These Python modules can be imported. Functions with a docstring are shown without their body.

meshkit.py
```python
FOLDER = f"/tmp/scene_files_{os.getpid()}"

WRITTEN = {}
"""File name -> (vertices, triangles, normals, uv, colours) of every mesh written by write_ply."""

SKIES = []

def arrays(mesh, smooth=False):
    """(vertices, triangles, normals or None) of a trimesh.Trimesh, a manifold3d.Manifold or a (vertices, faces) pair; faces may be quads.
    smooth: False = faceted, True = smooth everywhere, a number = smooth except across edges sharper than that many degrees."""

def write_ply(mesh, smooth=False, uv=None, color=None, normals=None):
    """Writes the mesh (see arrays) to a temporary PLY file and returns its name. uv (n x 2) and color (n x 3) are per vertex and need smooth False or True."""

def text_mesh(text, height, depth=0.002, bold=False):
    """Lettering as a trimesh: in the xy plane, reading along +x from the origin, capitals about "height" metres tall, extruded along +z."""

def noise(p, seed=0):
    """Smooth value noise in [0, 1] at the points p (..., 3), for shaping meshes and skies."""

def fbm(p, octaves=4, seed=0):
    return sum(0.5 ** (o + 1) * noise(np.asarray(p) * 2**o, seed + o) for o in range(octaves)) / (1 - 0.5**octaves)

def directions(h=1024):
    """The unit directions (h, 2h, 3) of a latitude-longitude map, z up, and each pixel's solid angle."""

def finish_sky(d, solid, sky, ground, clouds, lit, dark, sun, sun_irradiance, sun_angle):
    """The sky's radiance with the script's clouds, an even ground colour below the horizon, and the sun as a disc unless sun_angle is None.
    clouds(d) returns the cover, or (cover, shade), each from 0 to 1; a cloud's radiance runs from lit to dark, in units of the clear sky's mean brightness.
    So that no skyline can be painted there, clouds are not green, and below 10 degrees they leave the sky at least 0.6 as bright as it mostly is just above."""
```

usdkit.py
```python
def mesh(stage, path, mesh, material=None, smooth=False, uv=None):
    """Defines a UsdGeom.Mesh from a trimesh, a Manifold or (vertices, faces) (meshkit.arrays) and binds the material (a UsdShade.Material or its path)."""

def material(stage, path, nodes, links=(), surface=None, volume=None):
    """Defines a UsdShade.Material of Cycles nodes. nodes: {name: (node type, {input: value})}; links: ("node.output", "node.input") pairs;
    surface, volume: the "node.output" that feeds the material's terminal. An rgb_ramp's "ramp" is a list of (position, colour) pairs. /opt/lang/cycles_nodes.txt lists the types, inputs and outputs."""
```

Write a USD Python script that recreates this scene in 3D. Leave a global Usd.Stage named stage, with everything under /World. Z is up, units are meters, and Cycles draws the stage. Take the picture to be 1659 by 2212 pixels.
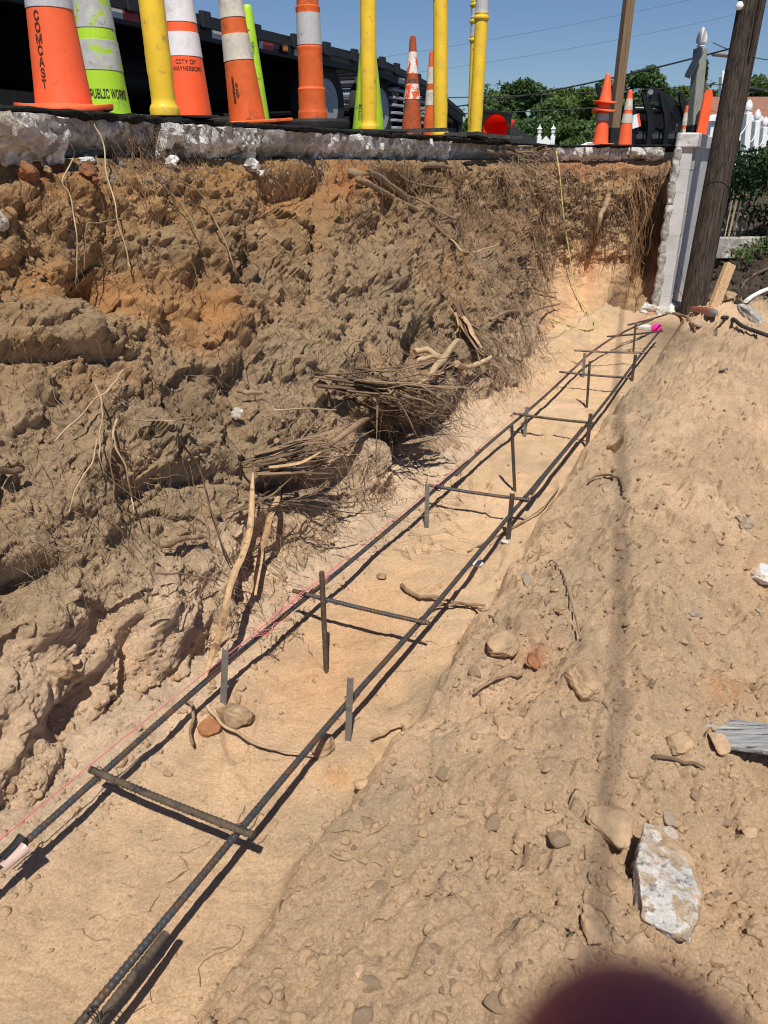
import math, random, re
import numpy as np, trimesh, shapely
from shapely.geometry import Polygon
from scipy.spatial import cKDTree
from scipy.interpolate import PchipInterpolator, CubicSpline
from scipy.ndimage import gaussian_filter1d
import usdkit, meshkit
from pxr import Usd, UsdGeom, UsdLux, UsdShade, Sdf, Gf, Vt

stage = Usd.Stage.CreateInMemory()
UsdGeom.SetStageUpAxis(stage, 'Z'); UsdGeom.SetStageMetersPerUnit(stage, 1.0)
UsdGeom.Xform.Define(stage, '/World'); UsdGeom.Scope.Define(stage, '/World/Looks')
# ------------------------------------------------------------------ camera, sky, sun, exposure
EYE = 1.45; PITCH = math.radians(24.47); FPX = 1661.0; CX, CY = 829.5, 1106.0
cam = UsdGeom.Camera.Define(stage, '/World/camera')
cam.AddTranslateOp().Set(Gf.Vec3d(0, 0, EYE)); cam.AddRotateXOp().Set(90 - math.degrees(PITCH))
cam.CreateHorizontalApertureAttr(4.29); cam.CreateVerticalApertureAttr(4.29 * 4 / 3)
cam.CreateFocalLengthAttr(4.29 * FPX / 1659.0)
cam.CreateClippingRangeAttr(Gf.Vec2f(0.004, 4000))
cam.CreateFStopAttr(1.8); cam.CreateFocusDistanceAttr(2.6)
EXPOSURE = 0.22
cam.CreateExposureAttr(EXPOSURE)
SUN_EL = math.radians(59.5); SUN_AZ = math.atan2(0.04, -1.0)          # azimuth = atan2(x, y) of the direction towards the sun
SUN = np.array([math.sin(SUN_AZ) * math.cos(SUN_EL), math.cos(SUN_AZ) * math.cos(SUN_EL), math.sin(SUN_EL)])
dome = UsdLux.DomeLight.Define(stage, '/World/sky')
sky_mat = usdkit.material(stage, '/World/Looks/sky_air', {
    'sky': ('sky_texture', {'sky_type': 'single_scattering', 'sun_disc': False, 'sun_elevation': SUN_EL, 'sun_rotation': SUN_AZ % (2 * math.pi), 'air_density': 1.0, 'aerosol_density': 0.25, 'ozone_density': 3.0}),
    'ti': ('mix_color', {'blend_type': 'multiply', 'fac': 1.0, 'b': (.86, .97, 1.16), 'use_clamp': False}),
    'bg': ('background_shader', {'strength': 0.058})}, [('sky.color', 'ti.a'), ('ti.result', 'bg.color')], surface='bg.background')
UsdShade.MaterialBindingAPI.Apply(dome.GetPrim()).Bind(sky_mat)
dome.GetPrim().SetCustomDataByKey('kind', 'structure')
sun = UsdLux.DistantLight.Define(stage, '/World/sun')
sun.CreateNormalizeAttr(True); sun.CreateIntensityAttr(1.2); sun.CreateAngleAttr(0.5); sun.CreateColorAttr(Gf.Vec3f(1.0, 0.95, 0.87))
zax = SUN; xax = np.cross([0, 0, 1.0], zax); xax /= np.linalg.norm(xax); yax = np.cross(zax, xax)
sun.AddTransformOp().Set(Gf.Matrix4d(*xax, 0, *yax, 0, *zax, 0, 0, 0, 30, 1))

# ------------------------------------------------------------------ helpers
RNG = np.random.default_rng(11); random.seed(11)
CP, SP = math.cos(PITCH), math.sin(PITCH)
D = np.array([0.4431, 0.8965]); N = np.array([0.8965, -0.4431])          # along the trench, and to its right
LOT = EYE + 0.165                                                       # top of the asphalt lot

def ray(x, y):
    """direction (right, forward, up) through a point of the 1659 px wide picture, per metre of optical depth"""
    m = (CY - y) / FPX
    return np.array([(x - CX) / FPX, CP + m * SP, -SP + m * CP])
CAM = np.array([0, 0, EYE])
def at_z(x, y, z):
    r = ray(x, y); return CAM + r * ((z - EYE) / r[2])
def at_depth(x, y, zc): return CAM + ray(x, y) * zc
def at_w(x, y, w):
    r = ray(x, y); return CAM + r * (w / (r[:2] @ N))
def at_fwd(x, y, f):
    r = ray(x, y); return CAM + r * (f / r[1])
def uw(u, w, z=0.0):
    p = np.multiply.outer(np.asarray(u, float), D) + np.multiply.outer(np.asarray(w, float), N)
    return np.concatenate([p, np.broadcast_to(np.asarray(z, float), p.shape[:-1])[..., None]], -1)
def project(p):
    q = np.asarray(p) - CAM
    zc = q[..., 1] * CP - q[..., 2] * SP; yc = q[..., 1] * SP + q[..., 2] * CP
    s = FPX / np.where(zc > .02, zc, .02)
    return CX + q[..., 0] * s, CY - yc * s, zc
def fbm(p, o=4, seed=0): return meshkit.fbm(p, o, seed) * 2 - 1
def ridged(p, o=3, seed=0): return sum(.5 ** k * (1 - np.abs(meshkit.noise(np.asarray(p) * 2 ** k, seed + k) * 2 - 1)) for k in range(o)) / (2 - .5 ** (o - 1))
def sstep(a, b, x):
    t = np.clip((np.asarray(x, float) - a) / (b - a), 0, 1); return t * t * (3 - 2 * t)

names = {}
def numbered(parent, name):
    k = (parent, name); i = names.get(k, -1) + 1; names[k] = i
    return f'{parent}/{name}' + (f'_{i:03d}' if i else '')
def path_of(parent): return '/World' if parent is None else (parent if isinstance(parent, str) else str(parent.GetPath()))
def setdata(prim, label=None, cat=None, group=None, kind=None):
    for k, v in (('label', label), ('category', cat), ('group', group), ('kind', kind)):
        if v: prim.SetCustomDataByKey(k, v)
def obj(name, mesh, mat, parent=None, smooth=False, soil=None, **data):
    m = usdkit.mesh(stage, numbered(path_of(parent), name), mesh, mat, smooth=smooth)
    if soil is not None:
        UsdGeom.PrimvarsAPI(m).CreatePrimvar('soil', Sdf.ValueTypeNames.Color3fArray, 'vertex').Set(Vt.Vec3fArray.FromNumpy(np.asarray(soil, np.float32)))
    setdata(m.GetPrim(), **data)
    return m.GetPrim()
def thing(name, label, cat, loc=(0, 0, 0), group=None, rot=None):
    x = UsdGeom.Xform.Define(stage, numbered('/World', name))
    if rot is None: x.AddTranslateOp().Set(Gf.Vec3d(*map(float, loc)))
    else:
        M = np.eye(4); M[:3, :3] = np.asarray(rot).T; M[3, :3] = loc
        x.AddTransformOp().Set(Gf.Matrix4d(*M.ravel().tolist()))
    setdata(x.GetPrim(), label, cat, group); return x.GetPrim()
def cat(*ms): return trimesh.util.concatenate([m for m in ms if m is not None])
def T(v, f): return trimesh.Trimesh(np.asarray(v, float), np.asarray(f, int), process=False)
def grid_faces(nr, nc, wrap=False):
    i, j = np.meshgrid(np.arange(nr - 1), np.arange(nc if wrap else nc - 1), indexing='ij')
    a = i * nc + j; b = i * nc + (j + 1) % nc
    return np.concatenate([np.stack([a, b, b + nc], -1).reshape(-1, 3), np.stack([a, b + nc, a + nc], -1).reshape(-1, 3)])
def tube(pts, r, sides=8, caps=True, squash=1.0, seed=None, rough=0.0):
    pts = np.asarray(pts, float); n = len(pts); r = np.broadcast_to(np.asarray(r, float), (n,)) if np.ndim(r) < 2 else r
    t = np.gradient(pts, axis=0); t /= np.maximum(np.linalg.norm(t, axis=1, keepdims=True), 1e-9)
    a = np.cross(t[0], [0, 0, 1.0]);
    if np.linalg.norm(a) < .1: a = np.cross(t[0], [1.0, 0, 0])
    fr = []
    for k in range(n):
        a = a - t[k] * (a @ t[k]); a /= max(np.linalg.norm(a), 1e-9); fr.append((a, np.cross(t[k], a)))
    th = np.linspace(0, 2 * math.pi, sides, endpoint=False); c, s = np.cos(th), np.sin(th)
    A = np.array([f[0] for f in fr]); B = np.array([f[1] for f in fr])
    R = (r[:, None] if r.ndim == 1 else r) * np.ones((n, sides))
    if rough:
        g = np.random.default_rng(seed or 0); R = R * (1 + rough * gaussian_filter1d(g.normal(size=R.shape), 1.2, axis=0))
    v = pts[:, None] + A[:, None] * (R * c)[..., None] + B[:, None] * (R * s * squash)[..., None]
    v = v.reshape(-1, 3); f = grid_faces(n, sides, True)
    if caps:
        v = np.vstack([v, pts[0], pts[-1]]); k = np.arange(sides); k2 = (k + 1) % sides; e = (n - 1) * sides
        f = np.vstack([f, np.stack([np.full(sides, len(v) - 2), k2, k], 1), np.stack([np.full(sides, len(v) - 1), e + k, e + k2], 1)])
    return T(v, f)
def lathe(prof, n=32, caps=True):
    prof = np.asarray(prof, float); th = np.linspace(0, 2 * math.pi, n, endpoint=False)
    v = np.stack([prof[:, :1] * np.cos(th), prof[:, :1] * np.sin(th), np.repeat(prof[:, 1:], n, 1)], -1).reshape(-1, 3)
    f = grid_faces(len(prof), n, True)
    if caps:
        k = np.arange(n); k2 = (k + 1) % n; e = (len(prof) - 1) * n
        v = np.vstack([v, [0, 0, prof[0, 1]], [0, 0, prof[-1, 1]]])
        f = np.vstack([f, np.stack([np.full(n, len(v) - 2), k2, k], 1), np.stack([np.full(n, len(v) - 1), e + k, e + k2], 1)])
    return T(v, f)
def bx(lo, hi, b=0.0):
    lo, hi = np.minimum(lo, hi).astype(float), np.maximum(lo, hi).astype(float); b = min(b, (hi - lo).min() * .45)
    if b <= 0:
        m = trimesh.creation.box(hi - lo); m.apply_translation((lo + hi) / 2); return m
    pts = []
    for sx in (0, 1):
        for sy in (0, 1):
            for sz in (0, 1):
                c = np.array([hi[0] if sx else lo[0], hi[1] if sy else lo[1], hi[2] if sz else lo[2]]); dr = np.array([-1 if sx else 1, -1 if sy else 1, -1 if sz else 1]) * b
                for k in range(3):
                    o = dr.copy(); o[k] = 0; pts.append(c + o)
    return trimesh.convex.convex_hull(np.array(pts))
def xf(m, loc=(0, 0, 0), rz=0.0, R=None):
    m = m.copy(); M = np.eye(4)
    M[:3, :3] = R if R is not None else trimesh.transformations.rotation_matrix(rz, [0, 0, 1])[:3, :3]
    M[:3, 3] = loc; m.apply_transform(M); return m
def rot(ax, ay, az): return trimesh.transformations.euler_matrix(ax, ay, az)[:3, :3]
def rock_mesh(size, seed, sub=3, lump=.25, cuts=6, fine=.03):
    g = np.random.default_rng(seed); m = trimesh.creation.icosphere(sub); v = m.vertices.copy()
    for _ in range(cuts):
        d = g.normal(size=3); d /= np.linalg.norm(d); h = g.uniform(.55, .8); e = v @ d; v = v - np.outer(np.maximum(e - h, 0) * .92, d)
    v = v * (1 + lump * fbm(v * 1.3 + seed, 2, seed)[:, None] + fine * fbm(v * 7 + seed, 2, seed + 5)[:, None])
    v = v / np.abs(v).max(0) * np.asarray(size) / 2
    return T(v, m.faces)

# ------------------------------------------------------------------ materials
def mat(name, color, rough=.8, spec=.3, noise=None, bump=None, dirt=None, attr=None, metallic=0., coat=0., stretch=None, wear=None):
    """principled with noise-varied colour: noise=(scale, amount), dirt=(scale, colour, lo, hi), bump=(scale, strength, distance)"""
    n = {'p': ('principled_bsdf', {'base_color': color, 'roughness': rough, 'specular_ior_level': spec, 'metallic': metallic, 'coat_weight': coat}), 'tc': ('texture_coordinate', {})}
    L = []; src = 'tc.object'
    if stretch:
        n['mp'] = ('mapping', {'mapping_type': 'point', 'scale': stretch}); L.append(('tc.object', 'mp.vector')); src = 'mp.vector'
    cur = None
    if attr:
        n['at'] = ('attribute', {'attribute': attr}); cur = 'at.color'
    if noise:
        n['nz'] = ('noise_texture', {'scale': noise[0], 'detail': 6.0, 'roughness': .62}); L.append((src, 'nz.vector'))
        a = noise[1]
        n['mr'] = ('map_range', {'from_min': .28, 'from_max': .72, 'to_min': 1 - a, 'to_max': 1 + a}); L.append(('nz.fac', 'mr.value'))
        n['mu'] = ('mix_color', {'blend_type': 'multiply', 'fac': 1.0, 'a': color, 'use_clamp': False}); L.append(('mr.result', 'mu.b'))
        if cur: L.append((cur, 'mu.a'))
        cur = 'mu.result'
    for i, d in enumerate(dirt or ()):
        n[f'dn{i}'] = ('noise_texture', {'scale': d[0], 'detail': 7.0, 'roughness': .65, 'distortion': d[4] if len(d) > 4 else 0.}); L.append((src if not (len(d) > 5 and d[5]) else 'tc.object', f'dn{i}.vector'))
        n[f'dr{i}'] = ('map_range', {'range_type': 'smoothstep', 'from_min': d[2], 'from_max': d[3], 'to_min': 0., 'to_max': 1.}); L.append((f'dn{i}.fac', f'dr{i}.value'))
        n[f'dm{i}'] = ('mix_color', {'blend_type': 'mix', 'a': color, 'b': d[1]}); L.append((f'dr{i}.result', f'dm{i}.fac'))
        if cur: L.append((cur, f'dm{i}.a'))
        cur = f'dm{i}.result'
    if cur: L.append((cur, 'p.base_color'))
    if bump:
        n['bn'] = ('noise_texture', {'scale': bump[0], 'detail': 8.0, 'roughness': .65}); L.append((src, 'bn.vector'))
        n['bp'] = ('bump', {'strength': bump[1], 'distance': bump[2]}); L += [('bn.fac', 'bp.height'), ('bp.normal', 'p.normal')]
    return usdkit.material(stage, f'/World/Looks/{name}', n, L, surface='p.BSDF')

M = {}
M['soil'] = usdkit.material(stage, '/World/Looks/soil', {
    'at': ('attribute', {'attribute': 'soil'}), 'g': ('geometry', {}),
    'n1': ('noise_texture', {'scale': 160.0, 'detail': 5.0, 'roughness': .7}), 'm1': ('map_range', {'from_min': .3, 'from_max': .7, 'to_min': .74, 'to_max': 1.26}),
    'n2': ('noise_texture', {'scale': 9.0, 'detail': 6.0, 'roughness': .65}), 'm2': ('map_range', {'from_min': .3, 'from_max': .7, 'to_min': .84, 'to_max': 1.13}),
    'v': ('voronoi_texture', {'scale': 70.0, 'feature': 'f1'}), 'vm': ('map_range', {'from_min': 0., 'from_max': .8, 'to_min': 1., 'to_max': 0.}),
    'mm': ('math', {'math_type': 'multiply'}), 'mu': ('mix_color', {'blend_type': 'multiply', 'fac': 1.0, 'use_clamp': False}),
    'bn': ('noise_texture', {'scale': 230.0, 'detail': 6.0, 'roughness': .7}), 'b1': ('bump', {'strength': .9, 'distance': .006}), 'b2': ('bump', {'strength': .35, 'distance': .008}), 'bn3': ('noise_texture', {'scale': 62.0, 'detail': 7.0, 'roughness': .72}), 'b3': ('bump', {'strength': .8, 'distance': .018}),
    'p': ('principled_bsdf', {'roughness': .95, 'specular_ior_level': .12, 'diffuse_roughness': .6})},
    [('g.position', 'n1.vector'), ('n1.fac', 'm1.value'), ('g.position', 'n2.vector'), ('n2.fac', 'm2.value'), ('m1.result', 'mm.value1'), ('m2.result', 'mm.value2'),
     ('at.color', 'mu.a'), ('mm.value', 'mu.b'), ('mu.result', 'p.base_color'), ('g.position', 'v.vector'), ('v.distance', 'vm.value'), ('vm.result', 'b2.height'),
     ('g.position', 'bn.vector'), ('bn.fac', 'b1.height'), ('g.position', 'bn3.vector'), ('bn3.fac', 'b3.height'), ('b2.normal', 'b3.normal'), ('b3.normal', 'b1.normal'), ('b1.normal', 'p.normal')], surface='p.BSDF')
M['clay'] = usdkit.material(stage, '/World/Looks/clay', {
    'at': ('attribute', {'attribute': 'soil'}), 'g': ('geometry', {}),
    'n1': ('noise_texture', {'scale': 130.0, 'detail': 6.0, 'roughness': .75}), 'm1': ('map_range', {'from_min': .3, 'from_max': .7, 'to_min': .74, 'to_max': 1.26}),
    'n2': ('noise_texture', {'scale': 12.0, 'detail': 7.0, 'roughness': .7}), 'm2': ('map_range', {'from_min': .3, 'from_max': .7, 'to_min': .80, 'to_max': 1.18}),
    'v': ('voronoi_texture', {'scale': 38.0, 'feature': 'distance_to_edge'}), 'vm': ('map_range', {'range_type': 'smoothstep', 'from_min': .0, 'from_max': .09, 'to_min': 0., 'to_max': 1.}),
    'mm': ('math', {'math_type': 'multiply'}), 'mu': ('mix_color', {'blend_type': 'multiply', 'fac': 1.0, 'use_clamp': False}),
    'bn': ('noise_texture', {'scale': 210.0, 'detail': 6.0, 'roughness': .75}), 'b1': ('bump', {'strength': 1.0, 'distance': .009}), 'b2': ('bump', {'strength': .35, 'distance': .010}),
    'bn3': ('noise_texture', {'scale': 50.0, 'detail': 8.0, 'roughness': .75, 'distortion': .6}), 'b3': ('bump', {'strength': .9, 'distance': .028}),
    'p': ('principled_bsdf', {'roughness': .95, 'specular_ior_level': .1, 'diffuse_roughness': .6})},
    [('g.position', 'n1.vector'), ('n1.fac', 'm1.value'), ('g.position', 'n2.vector'), ('n2.fac', 'm2.value'), ('m1.result', 'mm.value1'), ('m2.result', 'mm.value2'),
     ('at.color', 'mu.a'), ('mm.value', 'mu.b'), ('mu.result', 'p.base_color'), ('g.position', 'v.vector'), ('v.distance', 'vm.value'), ('vm.result', 'b2.height'),
     ('g.position', 'bn.vector'), ('bn.fac', 'b1.height'), ('g.position', 'bn3.vector'), ('bn3.fac', 'b3.height'), ('b2.normal', 'b3.normal'), ('b3.normal', 'b1.normal'), ('b1.normal', 'p.normal')], surface='p.BSDF')
M['sand_clod'] = mat('sand_clod', (.43, .295, .18), .95, .1, (30, .3), (120, .6, .004))
M['clay_clod'] = mat('clay_clod', (.31, .215, .13), .95, .1, (30, .35), (120, .6, .004))
M['orange_clay'] = mat('orange_clay', (.33, .15, .07), .95, .1, (25, .3), (90, .8, .006))
M['red_brick_clay'] = mat('red_brick_clay', (.21, .095, .05), .95, .1, (25, .3), (90, .8, .006))
M['concrete'] = mat('broken_concrete', (.66, .64, .60), .95, .08, (26, .35), (70, 1.0, .012), dirt=[(11, (.24, .225, .205), .54, .60, .8), (55, (.25, .22, .19), .52, .66), (6, (.42, .36, .29), .50, .66)])
M['concrete_grey'] = mat('grey_concrete', (.36, .335, .30), .95, .08, (18, .4), (60, 1.0, .01), dirt=[(10, (.58, .56, .52), .55, .60, .8), (34, (.08, .075, .07), .56, .7)])
M['concrete_chunk'] = mat('chunk_concrete', (.56, .53, .49), .9, .15, (34, .35), (70, 1.0, .012), dirt=[(26, (.40, .29, .19), .47, .57, .6), (60, (.20, .19, .18), .54, .64), (11, (.46, .36, .26), .5, .7)])
M['block'] = mat('painted_block', (.54, .53, .52), .85, .2, (8, .12), (60, .5, .003), dirt=[(3.5, (.40, .39, .37), .5, .8), (16, (.30, .28, .25), .62, .75)])
M['asphalt'] = mat('asphalt', (.045, .044, .043), .92, .25, (40, .4), (120, .9, .006), dirt=[(6, (.13, .11, .09), .55, .75)])
M['asphalt_black'] = mat('asphalt_edge', (.026, .025, .023), .95, .2, (70, .7), (110, 1.0, .02), dirt=[(22, (.09, .075, .06), .58, .72)])
M['rubber'] = mat('black_rubber', (.014, .014, .014), .7, .35, (20, .4), (80, .5, .002), dirt=[(12, (.07, .06, .05), .55, .8)])
M['orange'] = mat('orange_plastic', (.86, .13, .04), .48, .35, (5, .12), (60, .06, .001), dirt=[(18, (.40, .07, .03), .58, .76), (6, (.55, .19, .11), .54, .8), (70, (.2, .06, .03), .66, .74)])
M['orange_red'] = mat('bright_orange_plastic', (.90, .12, .035), .42, .4, (5, .1), None, dirt=[(15, (.5, .07, .03), .6, .8), (60, (.3, .06, .03), .68, .76)])
M['orange_dirty'] = mat('dirty_orange_plastic', (.62, .115, .025), .6, .3, (9, .25), (60, .1, .001), dirt=[(8, (.17, .06, .03), .52, .72), (30, (.05, .035, .03), .64, .72)])
M['orange_filthy'] = mat('grimy_orange_plastic', (.42, .085, .03), .7, .25, (9, .3), (60, .15, .001), dirt=[(9, (.09, .05, .035), .47, .62), (35, (.05, .035, .03), .6, .7)])
M['lime'] = mat('lime_plastic', (.38, .62, .03), .42, .4, (6, .12), None, dirt=[(9, (.22, .33, .06), .5, .72), (40, (.12, .15, .05), .62, .74)])
M['lime_dirty'] = mat('dirty_lime_plastic', (.40, .66, .03), .5, .4, (8, .2), None, dirt=[(11, (.05, .07, .015), .54, .68, .6)])
M['yellow'] = mat('yellow_plastic', (.80, .53, .035), .45, .4, (6, .1), (60, .05, .001), dirt=[(7, (.58, .38, .07), .5, .75), (20, (.40, .26, .07), .56, .72), (60, (.15, .10, .04), .64, .74)])
M['silver'] = mat('silver_sheeting', (.46, .46, .47), .35, .5, (90, .12), (200, .15, .0005), dirt=[(30, (.22, .19, .15), .6, .7)])
M['silver_dirty'] = mat('peeling_silver_sheeting', (.42, .42, .41), .5, .4, (25, .2), (60, .2, .001), dirt=[(13, (.34, .54, .04), .56, .58, .5), (40, (.16, .14, .11), .6, .7)])
M['white_band'] = mat('white_sheeting', (.76, .73, .74), .35, .5, (60, .06), None, dirt=[(9, (.55, .50, .46), .5, .75), (30, (.4, .33, .28), .64, .76)])
M['white_dirty'] = mat('dirty_white_sheeting', (.55, .50, .42), .5, .4, (12, .25), (60, .15, .001), dirt=[(9, (.20, .15, .10), .52, .72), (40, (.3, .12, .05), .66, .72)])
M['white_torn'] = mat('torn_white_sheeting', (.72, .66, .58), .55, .4, (12, .2), None, dirt=[(17, (.75, .09, .03), .50, .52, .8), (9, (.2, .08, .05), .6, .7)])
M['letter'] = mat('stencil_paint', (.03, .022, .018), .7, .2)
M['letter_brown'] = mat('faded_stencil_paint', (.10, .03, .018), .7, .2)
M['trailer'] = mat('black_trailer_paint', (.018, .019, .022), .55, .4, (9, .3), None, dirt=[(6, (.05, .045, .04), .6, .85)])
M['trailer_under'] = mat('dark_chassis_steel', (.007, .007, .008), .8, .2, (9, .3))
M['tyre'] = mat('tyre_rubber', (.03, .03, .031), .75, .3, (20, .3))
M['rim'] = mat('grey_steel_rim', (.33, .35, .38), .5, .5, (8, .2), None, dirt=[(9, (.13, .12, .11), .55, .75)])
M['tape_red'] = mat('red_reflective_tape', (.35, .02, .025), .4, .5, (40, .2))
M['tape_white'] = mat('white_reflective_tape', (.5, .5, .52), .4, .5, (40, .15))
M['amber'] = mat('amber_lens', (.55, .14, .01), .25, .6)
M['steel'] = mat('bare_steel', (.32, .32, .33), .45, .5, (30, .2), None, metallic=.6)
M['pole'] = mat('weathered_pole', (.075, .058, .046), .9, .15, (5, .6), (12, 1.0, .014), stretch=(14, 14, .35), dirt=[(6, (.022, .018, .015), .50, .60), (9, (.17, .13, .10), .58, .68)])
M['timber'] = mat('brown_timber', (.20, .135, .08), .85, .2, (6, .3), (12, .7, .004), stretch=(14, 14, .6), dirt=[(7, (.08, .05, .03), .56, .66)])
M['timber_grey'] = mat('grey_timber', (.25, .26, .23), .9, .2, (6, .3), (12, .7, .004), stretch=(12, 12, .6), dirt=[(6, (.09, .09, .075), .54, .66)])
M['white_paint'] = mat('white_paint', (.78, .78, .79), .6, .3, (10, .05))
M['weathered_white'] = mat('weathered_white_paint', (.62, .60, .56), .75, .3, (10, .2), None, dirt=[(16, (.2, .18, .15), .54, .66)])
M['picket'] = mat('weathered_picket', (.30, .31, .27), .85, .2, (6, .25), (12, .6, .004), stretch=(14, 14, .8), dirt=[(5, (.16, .17, .14), .52, .68)])
M['black_steel'] = mat('black_painted_steel', (.009, .009, .010), .35, .5, (9, .3), None, dirt=[(9, (.04, .035, .03), .62, .8)])
M['roof_brown'] = mat('brown_shingle', (.27, .135, .085), .9, .2, (26, .2), (60, .6, .01), stretch=(1, 1, 3), dirt=[(4, (.19, .10, .07), .5, .7)])
M['brick_wall'] = usdkit.material(stage, '/World/Looks/far_brick', {'tc': ('texture_coordinate', {}), 'mp': ('mapping', {'rotation': (math.pi / 2, 0, 0)}), 'b': ('brick_texture', {'color1': (.28, .11, .07), 'color2': (.22, .09, .06), 'mortar': (.3, .26, .22), 'scale': 3.0, 'mortar_size': .02}), 'p': ('principled_bsdf', {'roughness': .9})}, [('tc.object', 'mp.vector'), ('mp.vector', 'b.vector'), ('b.color', 'p.base_color')], surface='p.BSDF')
M['roof_dark'] = mat('dark_shingle', (.035, .035, .04), .9, .2, (20, .25))
M['tan_roof'] = mat('tan_shingle', (.30, .17, .10), .9, .2, (20, .2))
M['pane'] = mat('window_pane', (.10, .13, .16), .12, .6)
M['grey_panel'] = mat('grey_panel', (.10, .105, .115), .6, .4, (3, .15))
M['rebar'] = mat('rebar_steel', (.070, .073, .078), .5, .5, (60, .35), (150, .3, .001), metallic=.45, dirt=[(26, (.15, .085, .045), .45, .62), (80, (.16, .12, .09), .6, .72)])
M['rebar_rust'] = mat('rusty_rebar', (.10, .075, .052), .7, .3, (60, .4), (150, .4, .001), metallic=.2, dirt=[(30, (.035, .033, .03), .5, .65), (90, (.22, .17, .12), .6, .7)])
M['stake'] = mat('galvanised_stake', (.21, .20, .18), .5, .5, (40, .25), (120, .2, .001), metallic=.35, dirt=[(20, (.09, .075, .06), .52, .7)])
M['wire'] = mat('tie_wire', (.03, .027, .024), .6, .4)
M['pink'] = mat('pink_line', (.62, .17, .20), .7, .2, (120, .2))
M['pink_plastic'] = mat('pink_plastic', (.9, .03, .32), .5, .4)
M['yellow_cord'] = mat('yellow_cord', (.46, .46, .14), .7, .2, (120, .25))
M['root'] = mat('bare_root', (.25, .17, .105), .9, .15, (9, .35), (40, .7, .004), dirt=[(14, (.12, .08, .05), .52, .68)])
M['root_dark'] = mat('dark_root', (.14, .095, .06), .92, .12, (9, .35), (40, .7, .004), dirt=[(14, (.06, .045, .03), .52, .68)])
M['root_pale'] = mat('pale_root', (.42, .30, .18), .85, .2, (9, .25), (40, .5, .003), dirt=[(20, (.25, .17, .1), .56, .7)])
M['splint'] = mat('splintered_wood', (.50, .33, .18), .85, .2, (30, .35), (60, .7, .003), dirt=[(30, (.2, .12, .07), .5, .66)])
M['hair_root'] = mat('fine_root', (.14, .09, .055), .9, .1, (20, .4))
M['grass_dry'] = mat('dry_stem', (.40, .31, .19), .9, .1, (20, .3))
M['plank'] = mat('weathered_plank', (.30, .30, .29), .85, .25, (14, .5), (20, .9, .004), stretch=(1, 14, 14), dirt=[(7, (.05, .05, .05), .52, .6), (14, (.62, .62, .6), .6, .68), (3, (.42, .28, .17), .56, .66, 0, True)])
M['white_chunk'] = mat('white_plaster', (.55, .53, .51), .8, .3, (15, .15), (40, .6, .006), dirt=[(14, (.42, .3, .19), .56, .66)])
M['pvc'] = mat('white_pvc', (.78, .77, .73), .4, .4, (10, .1), None, dirt=[(20, (.4, .33, .25), .6, .75)])
M['red_grip'] = mat('red_brown_casing', (.30, .085, .05), .55, .4, (20, .25), None, dirt=[(18, (.16, .1, .07), .52, .7)])
M['grey_grip'] = mat('grey_casing', (.16, .18, .20), .45, .5, (20, .2))
M['glass_bottle'] = mat('brown_bottle', (.16, .12, .09), .15, .6)
M['rope'] = mat('dark_rope', (.035, .033, .035), .85, .2, (80, .4))
M['bark'] = mat('tree_bark', (.10, .08, .06), .95, .1, (8, .3))
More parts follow.
